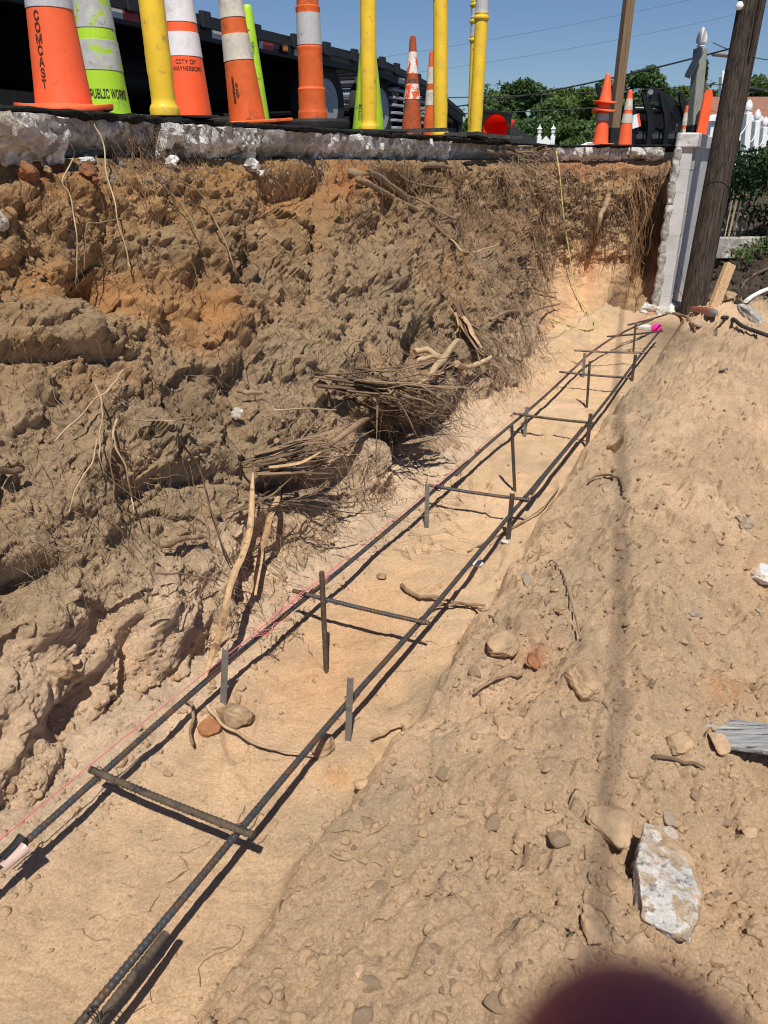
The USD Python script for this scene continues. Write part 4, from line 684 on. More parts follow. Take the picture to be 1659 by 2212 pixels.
# fine roots: hair-thin, hundreds of them
def hairs(n, box, lmin, lmax, rad, seed, drop=1.0, out=.5, mkr=None, rmin=.6):
    g = np.random.default_rng(seed); ms = []
    for i in range(n):
        x, y = g.uniform(box[0], box[2]), g.uniform(box[1], box[3])
        p = hit(x, y, .005); z = project(p)[2]; L = g.uniform(lmin, lmax) * z / FPX; m = 8
        d = np.array([N[0] * out + g.normal() * .5, N[1] * out + g.normal() * .5 - .2, -g.uniform(.1, 1.0) * drop]); d /= np.linalg.norm(d); q = [p - d * .02]
        for _ in range(m):
            d = d + g.normal(size=3) * .28 + np.array([0, 0, -.16 * drop]); d /= np.linalg.norm(d); q.append(q[-1] + d * L / m)
        ms.append(tube(q, g.uniform(rmin, 1.0) * rad * z / FPX / 2 * np.linspace(1, .5, m + 1), 3, caps=False))
    return cat(*ms)
HAIR = [(240, (700, 352, 1185, 470), 70, 210, 1.6, 16, 2.2, .25, 'hair_root'), (120, (1190, 352, 1430, 420), 60, 200, 2.2, 17, 2.6, .2, 'hair_root'), (420, (0, 380, 560, 1200), 40, 170, 1.6, 1, 1.0, .5, 'hair_root'), (560, (560, 420, 1000, 1100), 30, 130, 1.6, 2, 1.0, .5, 'hair_root'), (640, (980, 360, 1185, 800), 40, 170, 1.5, 3, 1.8, .3, 'hair_root'), (260, (1180, 370, 1425, 540), 30, 130, 1.8, 4, 2.0, .2, 'hair_root'), (420, (1360, 380, 1436, 600), 60, 190, 2.0, 5, 2.6, .1, 'root_rust'), (160, (880, 380, 1180, 560), 50, 150, 1.8, 15, 1.8, .3, 'root'),
        (260, (0, 800, 520, 1300), 30, 130, 1.8, 6, .8, .6, 'root'), (380, (560, 900, 1000, 1200), 30, 120, 1.8, 7, .6, .8, 'root'), (260, (1020, 560, 1185, 810), 30, 120, 1.8, 8, .6, .8, 'root'), (260, (230, 268, 440, 420), 40, 150, 1.7, 9, 1.6, .25, 'hair_root'), (150, (450, 1180, 680, 1420), 25, 100, 2.2, 10, .8, .7, 'root_dark'), (200, (1060, 318, 1210, 380), 20, 80, 2.0, 11, .6, .8, 'root'), (200, (560, 345, 1000, 400), 20, 70, 2.0, 12, 1.5, .3, 'hair_root'), (200, (740, 760, 1010, 930), 30, 100, 2.6, 13, .7, .9, 'root_dark')]
M['root_rust'] = mat('rusty_root', (.27, .15, .075), .9, .12, (9, .35))
for h_ in HAIR: obj('fine_roots', hairs(*h_[:8]), M[h_[8]], kind='stuff', label='fine dangling rootlets on the bank', cat='roots')
gfl = []
g = np.random.default_rng(77)
for i in range(60):                                               # little roots and stems strewn on the floor and the mound
    x, y = g.uniform(150, 1640), g.uniform(820, 2150)
    p = hit(x, y, .004); 
    if p[2] > .33 or (p[:2] @ N) < -1.35: continue
    a = g.uniform(0, 6.28); L = g.uniform(.03, .14); q = []
    for k in range(7):
        a += g.normal() * .45; q.append(p.copy()); p = p + np.array([math.cos(a), math.sin(a), 0]) * L / 6; p[2] = ground_z(*p[:2]) + .003
    gfl.append(tube(q, g.uniform(.0006, .0017), 4))
obj('root_litter', cat(*gfl), M['root'], kind='stuff', label='small roots and twigs strewn over the sand', cat='roots')

# ------------------------------------------------------------------ stones and clods
STONES = [(1428, 1930, 128, 250, 'white crusted concrete chunk standing in the sand at lower right', 'concrete_chunk', 'concrete_chunk'), (1285, 2000, 56, 116, 'long ochre stone lying left of the white crusted chunk', 'stone', 'sand_clod'), (1318, 1775, 100, 120, 'smooth grey tan boulder half buried above the ochre stone', 'boulder', 'boulder_tan'), (1446, 1765, 30, 50, 'small dark grey stone just above the white crusted chunk', 'stone', 'boulder_grey'),
          (1262, 1470, 96, 96, 'square clay block bedded on the mound right of the red clay', 'clay_block', 'boulder_tan'), (1080, 1392, 84, 62, 'tan clay block with ochre base on the mound edge', 'clay_block', 'boulder_tan'), (1155, 1425, 34, 66, 'red brown clay face exposed in a hole of the mound', 'clay_block', 'orange_clay'), (1462, 1600, 60, 52, 'round earthy clod beside the path', 'clod', 'boulder_tan'), (1556, 1602, 42, 62, 'tan stone standing at the edge of the weathered plank', 'stone', 'sand_clod'),
          (1648, 1240, 70, 58, 'white plaster lump at the right edge of view', 'white_lump', 'white_chunk'), (1610, 1130, 34, 40, 'grey brown stone at the right on the mound', 'stone', 'boulder_grey'), (1138, 1250, 22, 54, 'upright grey flake with white top on the mound side', 'stone', 'boulder_grey'), (1330, 958, 50, 66, 'tilted concrete slab poking out of the mound by the rebar', 'slab_piece', 'boulder_tan'), (505, 1545, 96, 70, 'large brown clay clod at the foot of the grey stake', 'clod', 'clay_clod'), (452, 1570, 52, 42, 'orange brown clod left of the large brown clod', 'clod', 'orange_clay'), (700, 1610, 60, 60, 'tan clay lump by the root tuft under the right rebar', 'clod', 'boulder_tan'), (785, 1690, 44, 28, 'pale sandstone lump below the root tuft', 'stone', 'sand_clod'), (1030, 1215, 30, 20, 'white stone lying under the right rebar', 'stone', 'white_chunk'), (1092, 1168, 20, 16, 'small white stone at the foot of the dark stake', 'stone', 'white_chunk'), (361, 1668, 22, 20, 'grey pebble on the floor right of the nearest crossbar', 'pebble', 'boulder_tan'),
          (822, 1243, 26, 16, 'flat brown clod on the floor left of centre', 'clod', 'clay_clod'), (1208, 1318, 30, 18, 'brown clod on the left slope of the mound', 'clod', 'clay_clod'), (1600, 1120, 24, 34, 'dark pebble on the right of the mound crest', 'pebble', 'boulder_grey'), (1505, 1322, 34, 22, 'grey stone on the path at right', 'stone', 'boulder_grey'), (1640, 1318, 24, 18, 'dark round stone near the right edge by the white lump', 'stone', 'boulder_grey'), (775, 2100, 26, 34, 'flat ochre stone in the foreground sand', 'stone', 'sand_clod'), (1620, 1795, 34, 26, 'tan stone on the path below the plank', 'stone', 'sand_clod'), (1585, 1670, 36, 22, 'tan clod on the path edge under the plank', 'clod', 'boulder_tan'),
          (1510, 700, 30, 18, 'grey bottle-shaped stone by the red casing', 'stone', 'boulder_grey'), (1560, 660, 20, 44, 'pale broken timber end leaning right of the pole foot', 'stone', 'boulder_tan'), (1100, 715, 0, 0, '', '', ''), (1575, 640, 46, 30, 'brown clod behind the sand heap right of the pole', 'clod', 'clay_clod'), (160, 1425, 30, 24, 'tan clod on the ledge of pale sand at left', 'clod', 'sand_clod'), (130, 1445, 70, 54, 'angular tan lump bedded in the pale bank at left', 'clod', 'boulder_tan')]
M['boulder_grey'] = mat('grey_boulder', (.30, .235, .17), .9, .2, (18, .3), (60, .7, .006)); M['boulder_tan'] = mat('tan_boulder', (.40, .275, .165), .93, .12, (18, .3), (70, .8, .006), dirt=[(8, (.27, .19, .12), .5, .7)])
for i, (x, y, w, h, lb, nm, mk) in enumerate(STONES):
    if not w or 'timber' in lb: continue
    p = hit(x, y + h * .2, 0.0); z = project(p)[2]; k = z / FPX
    if nm == 'concrete_chunk':
        b = at_z(1428, 2010, .09); k = project(b)[2] / FPX; c1 = b + np.array([0, .02, .03])
        g2 = np.random.default_rng(5); hl = trimesh.convex.convex_hull(np.array([[-.055, -.03, -.09], [.058, -.035, -.09], [.06, .06, -.09], [-.045, .055, -.09], [-.058, -.075, .035], [.016, -.105, .03], [.062, -.015, .035], [-.052, .03, .05], [-.02, .125, .045], [.035, .12, .035], [.062, .06, .03], [-.03, .085, .05]]))
        for _ in range(5): hl = hl.subdivide()
        v = hl.vertices; hl.vertices = v + hl.vertex_normals * (.009 * fbm(v * 30, 3, 3) + .006 * (ridged(v * 90, 2, 8) - .5))[:, None]
        o = thing('concrete_chunk', lb, 'concrete', c1 + np.array([.0, .0, .045]), rot=rot(math.radians(8), 0, math.radians(-6)))
        top = hl.vertices[hl.faces].mean(1); fr = (top[:, 0] < .03 + .05 * fbm(top * 25, 2, 6)) & (hl.face_normals[:, 0] < .75)
        obj('crusted_face', T(hl.vertices, hl.faces[fr]), M['concrete_chunk'], o, smooth=40); obj('sandy_face', T(hl.vertices, hl.faces[~fr]), M['boulder_tan'], o, smooth=40); continue
    tall = h / math.cos(PITCH) if nm in ('slab_piece',) else None
    ell = (w * k, max(w * .8, h * 1.05) * k, min(w, h) * k * (.9 if nm in ('clod', 'clay_block', 'slab_piece') else .5 if nm == 'boulder' else .75))
    if nm == 'slab_piece': ell = (.055, .16, .17)
    pp = at_depth(x, y, z); pp[2] = max(pp[2] - .004, ground_z(*pp[:2]) + ell[2] * .12) if p[2] < .4 else pp[2]
    obj(nm, xf(rock_mesh(ell, 700 + i, 4, .24, 10 if nm != 'boulder' else 5, .09), pp, R=rot(.15 * (i % 3 - 1), .3 if nm == 'slab_piece' else .1 * (i % 5 - 2), .4 * (i % 4 - 1.5) if nm != 'stone' else .15 * (i % 3 - 1))), M[mk], smooth=40, label=lb, cat={'concrete_chunk': 'concrete', 'slab_piece': 'concrete', 'white_lump': 'plaster'}.get(nm, 'stone'))
def scatter(nm, n, box, smin, smax, mk, seed, cond, label):
    g = np.random.default_rng(seed); pi = UsdGeom.PointInstancer.Define(stage, f'/World/{nm}'); tg = []
    for k in range(4):
        UsdGeom.Scope.Define(stage, f'/World/{nm}/kinds'); o = usdkit.mesh(stage, f'/World/{nm}/kinds/clod_{k:03d}', rock_mesh((1, .85 + .1 * k, .7), 900 + k, 2, .3, 7, .05), M[mk], smooth=45); tg.append(o.GetPath())
    pi.CreatePrototypesRel().SetTargets(tg); P_, O_, S_, I_ = [], [], [], []
    for _ in range(n):
        p = hit(g.uniform(box[0], box[2]), g.uniform(box[1], box[3]))
        if not cond(p): continue
        q = g.normal(size=4); q /= np.linalg.norm(q); s = smin * (smax / smin) ** (g.random() ** 3.0)
        P_.append(Gf.Vec3f(float(p[0]), float(p[1]), float(p[2] - s * .10))); O_.append(Gf.Quath(*map(float, q))); S_.append(Gf.Vec3f(*[float(s)] * 3)); I_.append(int(g.integers(4)))
    pi.CreatePositionsAttr(P_); pi.CreateOrientationsAttr(O_); pi.CreateScalesAttr(S_); pi.CreateProtoIndicesAttr(I_)
    setdata(pi.GetPrim(), label, 'soil', None, 'stuff')
wof = lambda p: p[:2] @ N
scatter('loose_clods', 7000, (0, 800, 1659, 2212), .0045, .034, 'sand_clod', 1, lambda p: (wof(p) > -.72 and p[2] < .5) or (wof(p) < -1.2 and p[2] < .10), 'small loose clods of sand over the mound')
scatter('floor_crumbs', 900, (0, 900, 1300, 2212), .004, .018, 'sand_clod', 2, lambda p: -1.3 < wof(p) < -.6 and p[2] < .2, 'crumbs of sand on the trench floor')
scatter('clay_crumbs', 1700, (0, 350, 1200, 1500), .004, .022, 'clay_clod', 3, lambda p: p[2] > .1, 'crumbs of clay clinging to the bank')
scatter('mound_lumps', 110, (500, 780, 1659, 2212), .014, .052, 'mound_soil', 12, lambda p: -.72 < wof(p) < .15 and p[2] < .5, 'crumbling lumps of loose soil on the mound') if M.setdefault('mound_soil', mat('mound_soil', (.52, .375, .24), .95, .1, (30, .35), (90, .9, .008))) else None
scatter('dark_pebbles', 120, (300, 900, 1659, 2212), .005, .018, 'boulder_grey', 4, lambda p: wof(p) > -.8, 'dark pebbles in the sand')
scatter('yard_clods', 400, (1530, 520, 1659, 660), .03, .14, 'yard_soil', 5, lambda p: p[1] > 7.5, 'dark clods of the yard soil') if M.setdefault('yard_soil', mat('yard_soil', (.06, .045, .035), .95, .1, (20, .4), (60, .8, .01))) else None
scatter('rubble_crumbs', 150, (100, 335, 700, 400), .008, .03, 'concrete_grey', 6, lambda p: p[2] > 1.2, 'white rubble crumbs under the slab')

# ------------------------------------------------------------------ the standing block wall at the end of the trench
def wall_local(m): return xf(m, uw(8.62, -.955, 0), R=np.stack([[D[0], D[1], 0], [-N[0], -N[1], 0], [0, 0, 1.]], 1))   # local x along the wall, y into the lot
bw = thing('block_wall', 'broken end of a white painted concrete block retaining wall with a cap', 'wall')
g = np.random.default_rng(8); CH = .2
for r in range(8):
    x = .0; z0 = -.02 + r * CH; z1 = z0 + CH - .0015; k = 0
    while x < 5.4:
        L = .4 if not (k == 0 and r % 2) else .2
        jag = 0.0
        m = bx([x + jag + .003, .004 * g.random(), z0], [x + L - .001, .135, z1], .002)
        if False:
            for _ in range(4): m = m.subdivide()
            v = m.vertices; e = sstep(.12, .0, v[:, 0]) ; rag = sstep(.10, .2, v[:, 1]); m.vertices = v + np.c_[-e * (.005 + .075 * rag) * (fbm(v * 9 + np.array([0, 0, z0 * 0]), 4, 400) * 1.3 + .4 * rag), 0 * e, 0 * e]
        obj('block', wall_local(m), M['block'], bw, smooth=30); x += L; k += 1
zc = -.02 + 8 * CH; x = -.03
for k, L in enumerate([.62, .8, .8, .8, .8, .8, .8]):
    m = bx([x, -.035, zc - .004], [x + L - .006, .165, zc + .125], .012)
    if k == 0:
        for _ in range(4): m = m.subdivide()
        v = m.vertices; m.vertices = v + m.vertex_normals * (.008 * fbm(v * 16, 3, 410) * sstep(.2, -.03, v[:, 0]))[:, None]
    obj('cap_stone', wall_local(m), M['block'], bw, smooth=30); x += L
for z0, z1, y0, hgt in [(.08, .62, .105, 5), (.60, 1.08, .115, 6), (1.06, 1.58, .105, 7)]:
    m = bx([-.045, y0, z0], [.14, .175, z1], .02)
    for _ in range(5): m = m.subdivide()
    m.vertices += m.vertex_normals * ((.024 * fbm(m.vertices * 11 + hgt, 3, 430) + .008 * (ridged(m.vertices * 40, 2, 431) - .5)))[:, None]; obj('broken_core', wall_local(m), M['concrete_grey'], bw, smooth=40)
ft_ = bx([-.06, -.06, -.12], [.5, .26, .08], .02)
for _ in range(5): ft_ = ft_.subdivide()
ft_.vertices += ft_.vertex_normals * (.05 * fbm(ft_.vertices * 12, 3, 420))[:, None]
obj('footing', wall_local(ft_), M['concrete'], bw, smooth=40)

# ------------------------------------------------------------------ traffic cones and posts on the lot
def wrapped(text, h, r_of, z0, a0, mat_, parent, vertical=None, bold=True, nm='lettering', stack=False, sx=1.0):
    """lettering bent round a body of radius r_of(z); a0 is the bearing of its middle"""
    def bend(m, up=0.0):
        for _ in range(2): m = m.subdivide()
        v = m.vertices.copy(); rr = r_of(v[:, 1] + z0 + up); a = a0 + v[:, 0] / rr
        return T(np.stack([np.cos(a) * (rr + .0012 + v[:, 2]), np.sin(a) * (rr + .0012 + v[:, 2]), v[:, 1] + z0 + up], 1), m.faces)
    if stack:
        ms = []
        for i, c in enumerate(text):
            m = meshkit.text_mesh(c, h, .0006, bold); m.apply_translation([-(m.bounds[0][0] + m.bounds[1][0]) / 2, 0, 0]); m.vertices[:, 0] *= .8; ms.append(bend(m, -i * h * 1.27))
        m = cat(*ms)
    else:
        m = meshkit.text_mesh(text, h, .0006, bold); m.apply_translation([-(m.bounds[0][0] + m.bounds[1][0]) / 2, -h / 2, 0]); m.vertices[:, 0] *= sx
        if vertical is not None: m.vertices = np.stack([-m.vertices[:, 1] + vertical, m.vertices[:, 0], m.vertices[:, 2]], 1)
        m = bend(m)
    return obj(nm, m, M[mat_], parent)
def profile_r(prof):
    z = [p[1] for p in prof]; r = [p[0] for p in prof]; return lambda q: np.interp(q, z, r)
def place(x, y, w, z=None):
    p = at_w(x, y, w); p[2] = LOT if z is None else z; return p
def bearing(p): return math.atan2(CAM[1] - p[1], CAM[0] - p[0])
def lean_R(dx, dy=0): return rot(-dy, dx, 0)
def cone(lb, x, y, w, wpx, H, taper, body, bands=(), base=None, lean=(0, 0), rtop=None, p=None, grp=None, sides=40, dent=0.0, sd=0, R=None):
    dent = dent or .012; sd = sd or int(abs(x))
    """w: offset of its axis from the lens line; wpx: its body width in picture pixels just above the base"""
    p = place(x, y, w) if p is None else p; z = project(p)[2]; r0 = wpx * z / FPX / 2; r1 = max(rtop or r0 - taper * H, .018)
    t = thing('traffic_cone', lb, 'traffic cone', p + np.array([0, 0, .0]), grp, R if R is not None else lean_R(*lean)); hb = base.get('h', .02) if base else 0
    prof = [(r0 * 1.0, hb * .6), (r0, hb + .004)] + [(r0 + (r1 - r0) * q, hb + .004 + (H - hb) * q) for q in np.linspace(.02, .97, 30)] + [(r1 * .93, H), (r1 * .7, H + .006)]
    rf = profile_r(prof)
    def shell(z0, z1, d, n=14): 
        zs = np.linspace(z0, z1, n); return [(float(rf(q)) + d, q) for q in zs]
    def warp(m):
        if dent: m.vertices[:, :2] *= (1 + dent * fbm(np.c_[m.vertices[:, :2] * 6, m.vertices[:, 2] * 4] + sd, 2, sd))[:, None]
        return m
    obj('cone_body', warp(lathe(prof, sides)), M[body], t, smooth=40)
    for z0, z1, mk in bands: obj('reflective_band', warp(lathe([(float(rf(z0)) + .0004, z0 - .001)] + shell(z0, z1, .0022) + [(float(rf(z1)) + .0004, z1 + .001)], sides, False)), M[mk], t, smooth=40)
    if base:
        if base.get('round'):
            R_ = base['size'] / 2; gz = np.random.default_rng(3); n = 90; pr = [(r0 * .9, hb * .1), (R_ * .98, 0.0), (R_, hb * .35), (R_ * .985, hb * .8), (r0 * 1.3, hb * 1.0), (r0 * .9, hb * 1.05)]
            m = lathe(pr, n, False); v = m.vertices; rr = np.hypot(v[:, 0], v[:, 1]); out = rr > R_ * .96; a = np.arctan2(v[:, 1], v[:, 0]); j = 1 + .022 * np.sin(a * 45) * out; v[:, 0] *= j; v[:, 1] *= j; v[:, 2] += out * .010 * np.sin(a * 2 + 1)
        else:
            s = base['size'] / 2; m = bx([-s, -s, 0], [s, s, hb], hb * .3); m = xf(m, rz=base.get('rz', .4))
        obj('base', m, M[base['mat']], t, smooth=40)
    return t, p, rf
def tube_post(lb, x, y, w, wpx, H, body, rings, bands, base=None, steps=None, lean=(0, 0), sticker=None, grp=None):
    p = place(x, y, w); z = project(p)[2]; r = wpx * z / FPX / 2; t = thing('delineator_post', lb, 'traffic post', p, grp, lean_R(*lean))
    if steps: prof = [(a * r, b) for a, b in steps]
    else:
        prof = [(r * 1.09, .0), (r * 1.15, .008), (r * 1.15, .034), (r * 1.09, .046), (r * .96, .056), (r * .93, .075), (r * .95, .16), (r * .98, .165), (r * .98, .24), (r * .96, .245)]
        for zr in rings: prof += [(r * .93, zr - .03), (r * .95, zr - .022), (r * 1.12, zr - .012), (r * 1.15, zr - .004), (r * 1.12, zr + .006), (r * .98, zr + .013), (r * .97, zr + .02), (r * 1.03, zr + .026), (r * .93, zr + .036)]
        prof += [(r * .92, H - .02), (r * .8, H), (r * .3, H + .004)]
    rf = profile_r(prof)
    obj('post_tube', lathe(prof, 36), M[body], t, smooth=35)
    for z0, z1, mk in bands: obj('reflective_band', lathe([(float(rf(z0)), z0 - .001)] + [(float(rf(q)) + .002, q) for q in np.linspace(z0, z1, 8)] + [(float(rf(z1)), z1 + .001)], 36, False), M[mk], t, smooth=35)
    if base: s = base['size'] / 2; obj('rubber_base', xf(bx([-s, -s * .9, -.002], [s, s * .9, base['h']], .012) if not base.get('round') else lathe([(s * .98, -.002), (s, .01), (s, base['h'] * .7), (s * .93, base['h']), (s * .4, base['h'])], 28), rz=base.get('rz', .3)), M['rubber'], t, smooth=40)
    if sticker:
        zz, a = sticker; m = bx([-.018, -.022, 0], [.018, .022, .0008]); m = cat(*[m]);
        for _ in range(3): m = m.subdivide()
        v = m.vertices; rr = rf(v[:, 1] + zz); th = bearing(p) + a + v[:, 0] / rr; obj('sticker', T(np.stack([np.cos(th) * (rr + .001 + v[:, 2]), np.sin(th) * (rr + .001 + v[:, 2]), v[:, 1] + zz], 1), m.faces), M['white_dirty'], t)
    return t, p, rf
c, p, rf = cone('large orange cone with a silver collar and dark stacked stencil letters', 141, 240, -2.43, 116, .92, .075, 'orange', [(.315, .62, 'silver')], dict(size=.34, h=.022, mat='orange', round=True), lean=(.0, 0), rtop=.035)
wrapped('COMCAST', .027, rf, .275, bearing(p) - .62, 'letter_brown', c, stack=True)
c, p, rf = cone('lime cone with two peeling grey collars and black stencil letters', 229, 246, -2.78, 106, .95, .085, 'lime', [(.19, .30, 'silver_dirty'), (.345, .66, 'silver_dirty')], dict(size=.34, h=.02, mat='lime', rz=.2), rtop=.03)
wrapped('PUBLIC WORKS', .034, rf, .10, bearing(p) + .27, 'letter', c, sx=.46)
tube_post('thick yellow post standing nearest, between the lime cone and the white-banded cone', 357, 249, -2.42, 54, 1.08, 'yellow', [.90, 1.02], [(.92, 1.0, 'silver')], dict(size=.36, h=.006, rz=.5), lean=(-.02, 0))
c, p, rf = cone('bright orange cone with two clean white collars and small dark lettering', 409, 252, -2.95, 96, 1.02, .09, 'orange_red', [(.325, .43, 'white_band'), (.475, .64, 'white_band')], dict(size=.42, h=.05, mat='rubber', rz=.46), rtop=.03)
wrapped('CITY OF', .0185, rf, .298, bearing(p) + .08, 'letter', c, bold=False); wrapped('WAYNESBORO', .0185, rf, .268, bearing(p) + .16, 'letter', c, bold=False, sx=.85)
c, p, rf = cone('dirty orange cone with two grimy white collars, tilted left, on an orange foot', 537, 274, -2.56, 77, .9, .08, 'orange_dirty', [(.29, .40, 'white_dirty'), (.47, .72, 'white_dirty')], dict(size=.34, h=.018, mat='orange_dirty', rz=.62), lean=(-.09, 0), rtop=.03)
wrapped('CITY OF', .012, rf, .16, bearing(p) - .50, 'letter', c, vertical=.010); wrapped('WAYNESBORO', .012, rf, .16, bearing(p) - .50, 'letter', c, vertical=-.008)
cone('stained lime cone standing behind the dirty orange one, tip in view', 550, 270, -3.2, 70, .70, .09, 'lime_dirty', [], dict(size=.3, h=.02, mat='rubber'), rtop=.026)
S = [(.96, .0), (1.0, .02), (1.0, .055), (.97, .085), (.97, .09), (.90, .105), (.90, .185), (.92, .20), (.88, .205), (.82, .215), (.80, .375), (.84, .385), (.84, .40), (.77, .405), (.74, .56), (.78, .57), (.78, .585), (.70, .59), (.67, .76), (.70, .77), (.64, .78), (.60, .95), (.3, .96)]
tube_post('stepped orange barrel post with one white band beside the tyres', 677, 277, -2.50, 64, .96, 'orange_dirty', [], [(.41, .555, 'silver')], dict(size=.40, h=.05, round=True), steps=S, lean=(-.015, 0))
M['lime2'] = M['lime']
c, p, rf = cone('bright lime cone half hidden behind the yellow post at the trailer wheels', 796, 299, -3.05, 71, .86, .09, 'lime', [], dict(size=.36, h=.02, mat='rubber', rz=.3), rtop=.028)
wrapped('CITY OF', .02, rf, .18, bearing(p) - .72, 'letter', c, vertical=.01)
tube_post('tall plain yellow post with a small torn sticker, in front of the lime cone', 797, 299, -2.48, 35, 1.2, 'yellow', [.87, 1.08], [(.90, 1.0, 'silver')], dict(size=.38, h=.018, rz=.5), sticker=(.80, -.5))
cone('grimy orange cone with torn white bands, beside the bigger yellow post', 889, 302, -2.75, 44, .68, .08, 'orange_filthy', [(.27, .37, 'white_torn'), (.44, .58, 'white_torn')], dict(size=.3, h=.015, mat='rubber', rz=.2), rtop=.022, dent=.06)
cone('narrow orange cone with white bands hidden behind the yellow post', 928, 301, -3.1, 31, .72, .05, 'orange_dirty', [(.30, .42, 'white_dirty'), (.47, .60, 'white_dirty')], dict(size=.26, h=.015, mat='rubber', rz=.2), rtop=.018)
tube_post('yellow post with one silver band, right of the torn-banded cone', 951, 299, -2.52, 31.5, 1.3, 'yellow', [.93, 1.12], [(.975, 1.08, 'silver')], dict(size=.4, h=.02, rz=.9), lean=(-.03, 0))
tube_post('yellow post with two silver bands left of the fallen cone', 1026, 302, -2.50, 28, 1.25, 'yellow', [.88, 1.03], [(.91, 1.0, 'silver'), (1.06, 1.15, 'silver')], dict(size=.4, h=.02, rz=.4), lean=(.01, 0))
tube_post('thin yellow post mostly hidden behind the right yellow post', 1020.5, 300, -2.95, 23, 1.26, 'yellow', [.88, 1.03, 1.16], [(.91, 1.0, 'silver'), (1.06, 1.13, 'silver')], dict(size=.3, h=.02, rz=.4), lean=(-.012, 0))
# the fallen cone lies on its side, its hollow foot towards the lens
p = place(1068, 300, -2.5); z = project(p)[2]; r = 27 * z / FPX
fc = thing('traffic_cone', 'fallen orange cone lying on its side with its hollow foot facing out', 'traffic cone', p + np.array([0, 0, r * 1.0]), None, rot(math.radians(-84), 0, math.radians(-22)))
th = .004; L = .66
inn = [(r, -.0), (r * .96, .005)] + [(r * .96 * (1 - q) + .022 * q, .005 + (L - .01) * q) for q in np.linspace(.03, 1, 16)] + [(.003, L - .004)]
outp = [(.003, L), (.026, L)] + [(r * 1.02 * (1 - q) + .027 * q, .005 + (L - .01) * q) for q in np.linspace(.97, .03, 16)] + [(r * 1.02, .0), (r, 0)]
obj('cone_body', lathe(inn + outp, 40, False), M['orange_thin'], fc, smooth=40)
sq = Polygon([(-r * 1.2, -r * 1.2), (r * 1.2, -r * 1.2), (r * 1.2, r * 1.2), (-r * 1.2, r * 1.2)]).difference(shapely.Point(0, 0).buffer(r * 1.0, 24))
m = trimesh.creation.extrude_polygon(sq, .022, engine='earcut'); m.apply_translation([0, 0, -.006]); obj('base', xf(m, rz=.12), M['rubber'], fc)
for i in range(-6, 7):
    for s in (-1, 1): obj('base_rib', xf(bx([i * r * .19 - .004, s * r * 1.04 - .0, -.012], [i * r * .19 + .004, s * r * 1.19, -.006]), rz=.12), M['rubber'], fc)
# cones and posts at the far corner
pc = place(1296, 316, -1.90)
cone('lower orange cone of the stack left of the brown timber post, with a silver band', 1296, 316, 0, 33, .50, .08, 'orange', [(.22, .285, 'silver')], dict(size=.20, h=.012, mat='orange'), p=pc, rtop=.03)
for i, (dz, lb) in enumerate([(.30, 'second cone of the stack, only its round orange foot showing'), (.375, 'topmost orange cone of the stack, whole tip showing')]):
    cone(lb, 0, 0, 0, 27, .26 if i else .12, .1, 'orange', [], dict(size=.24, h=.016, mat='orange', round=True), p=pc + np.array([.005 * i, 0, dz]), rtop=.022 if i else .05, lean=(.02, .06))
cone('orange cone with two dirty white bands right of the brown timber post', 1348, 314, -1.85, 32, .56, .08, 'orange', [(.235, .325, 'white_dirty'), (.365, .475, 'white_dirty')], dict(size=.2, h=.015, mat='rubber'), rtop=.024)
cone('small worn orange cone with pale bands behind the wall end', 1474, 303, -1.32, 17, .43, .06, 'orange_dirty', [(.10, .19, 'white_dirty'), (.23, .36, 'white_dirty')], dict(size=.14, h=.012, mat='rubber'), rtop=.02)
p = at_fwd(1509, 306, 9.6); p[2] = LOT
t = thing('orange_paddle', 'flat bright orange marker leaning behind the grey post', 'traffic marker', p + [0, 0, .0], None, rot(0, .05, .3))
m = trimesh.creation.extrude_polygon(Polygon([(-.055, 0), (.055, 0), (.06, .3), (.05, .50), (.025, .55), (-.025, .55), (-.05, .50), (-.055, .3)]).buffer(.004), .025, engine='earcut'); m = xf(m, R=rot(math.pi / 2, 0, 0)); obj('marker_panel', m, M['orange_red'], t); obj('marker_foot', bx([-.09, -.09, -.003], [.09, .05, .02], .006), M['rubber'], t)

# ------------------------------------------------------------------ posts, the utility pole and its wires
def stick(base, top, r, sides=4, n=26, rough=.04, seed=0, taper=1.0, square=False, twist=0.0):
    base, top = np.asarray(base, float), np.asarray(top, float); q = np.array([base + (top - base) * s for s in np.linspace(0, 1, n)])
    if square:
        d = top - base; L = np.linalg.norm(d); m = bx([-r, -r, 0], [r, r, L], r * .12); za = d / L; xa = np.cross([0, 1, 0], za); xa /= np.linalg.norm(xa); xa = xa * math.cos(twist) + np.cross(za, xa) * math.sin(twist); return xf(m, base, R=np.stack([xa, np.cross(za, xa), za], 1))
    return tube(q, r * np.linspace(1, taper, n), sides, rough=rough, seed=seed)
b = at_fwd(1497, 660, 7.97); b[2] = ground_z(*b[:2]) - .15; tp = at_fwd(1625, 0, 8.1); d = (tp - b) / (tp[2] - b[2]); top = b + d * 9.0
up = thing('utility_pole', 'weathered dark wooden utility pole leaning right in front of the block wall', 'utility pole', b)
q = np.array([d * s for s in np.linspace(0, 9, 140)]); th = np.linspace(0, 2 * math.pi, 40, endpoint=False)
Rr = .120 * np.linspace(1.04, .82, 140)[:, None] * (1 + .012 * fbm(np.stack([np.cos(th)[None] * 4 + 0 * q[:, 2:], np.sin(th)[None] * 4 + 0 * q[:, 2:], q[:, 2:] * .35 + 0 * th[None]], -1), 4, 620))
crk = np.zeros_like(Rr)
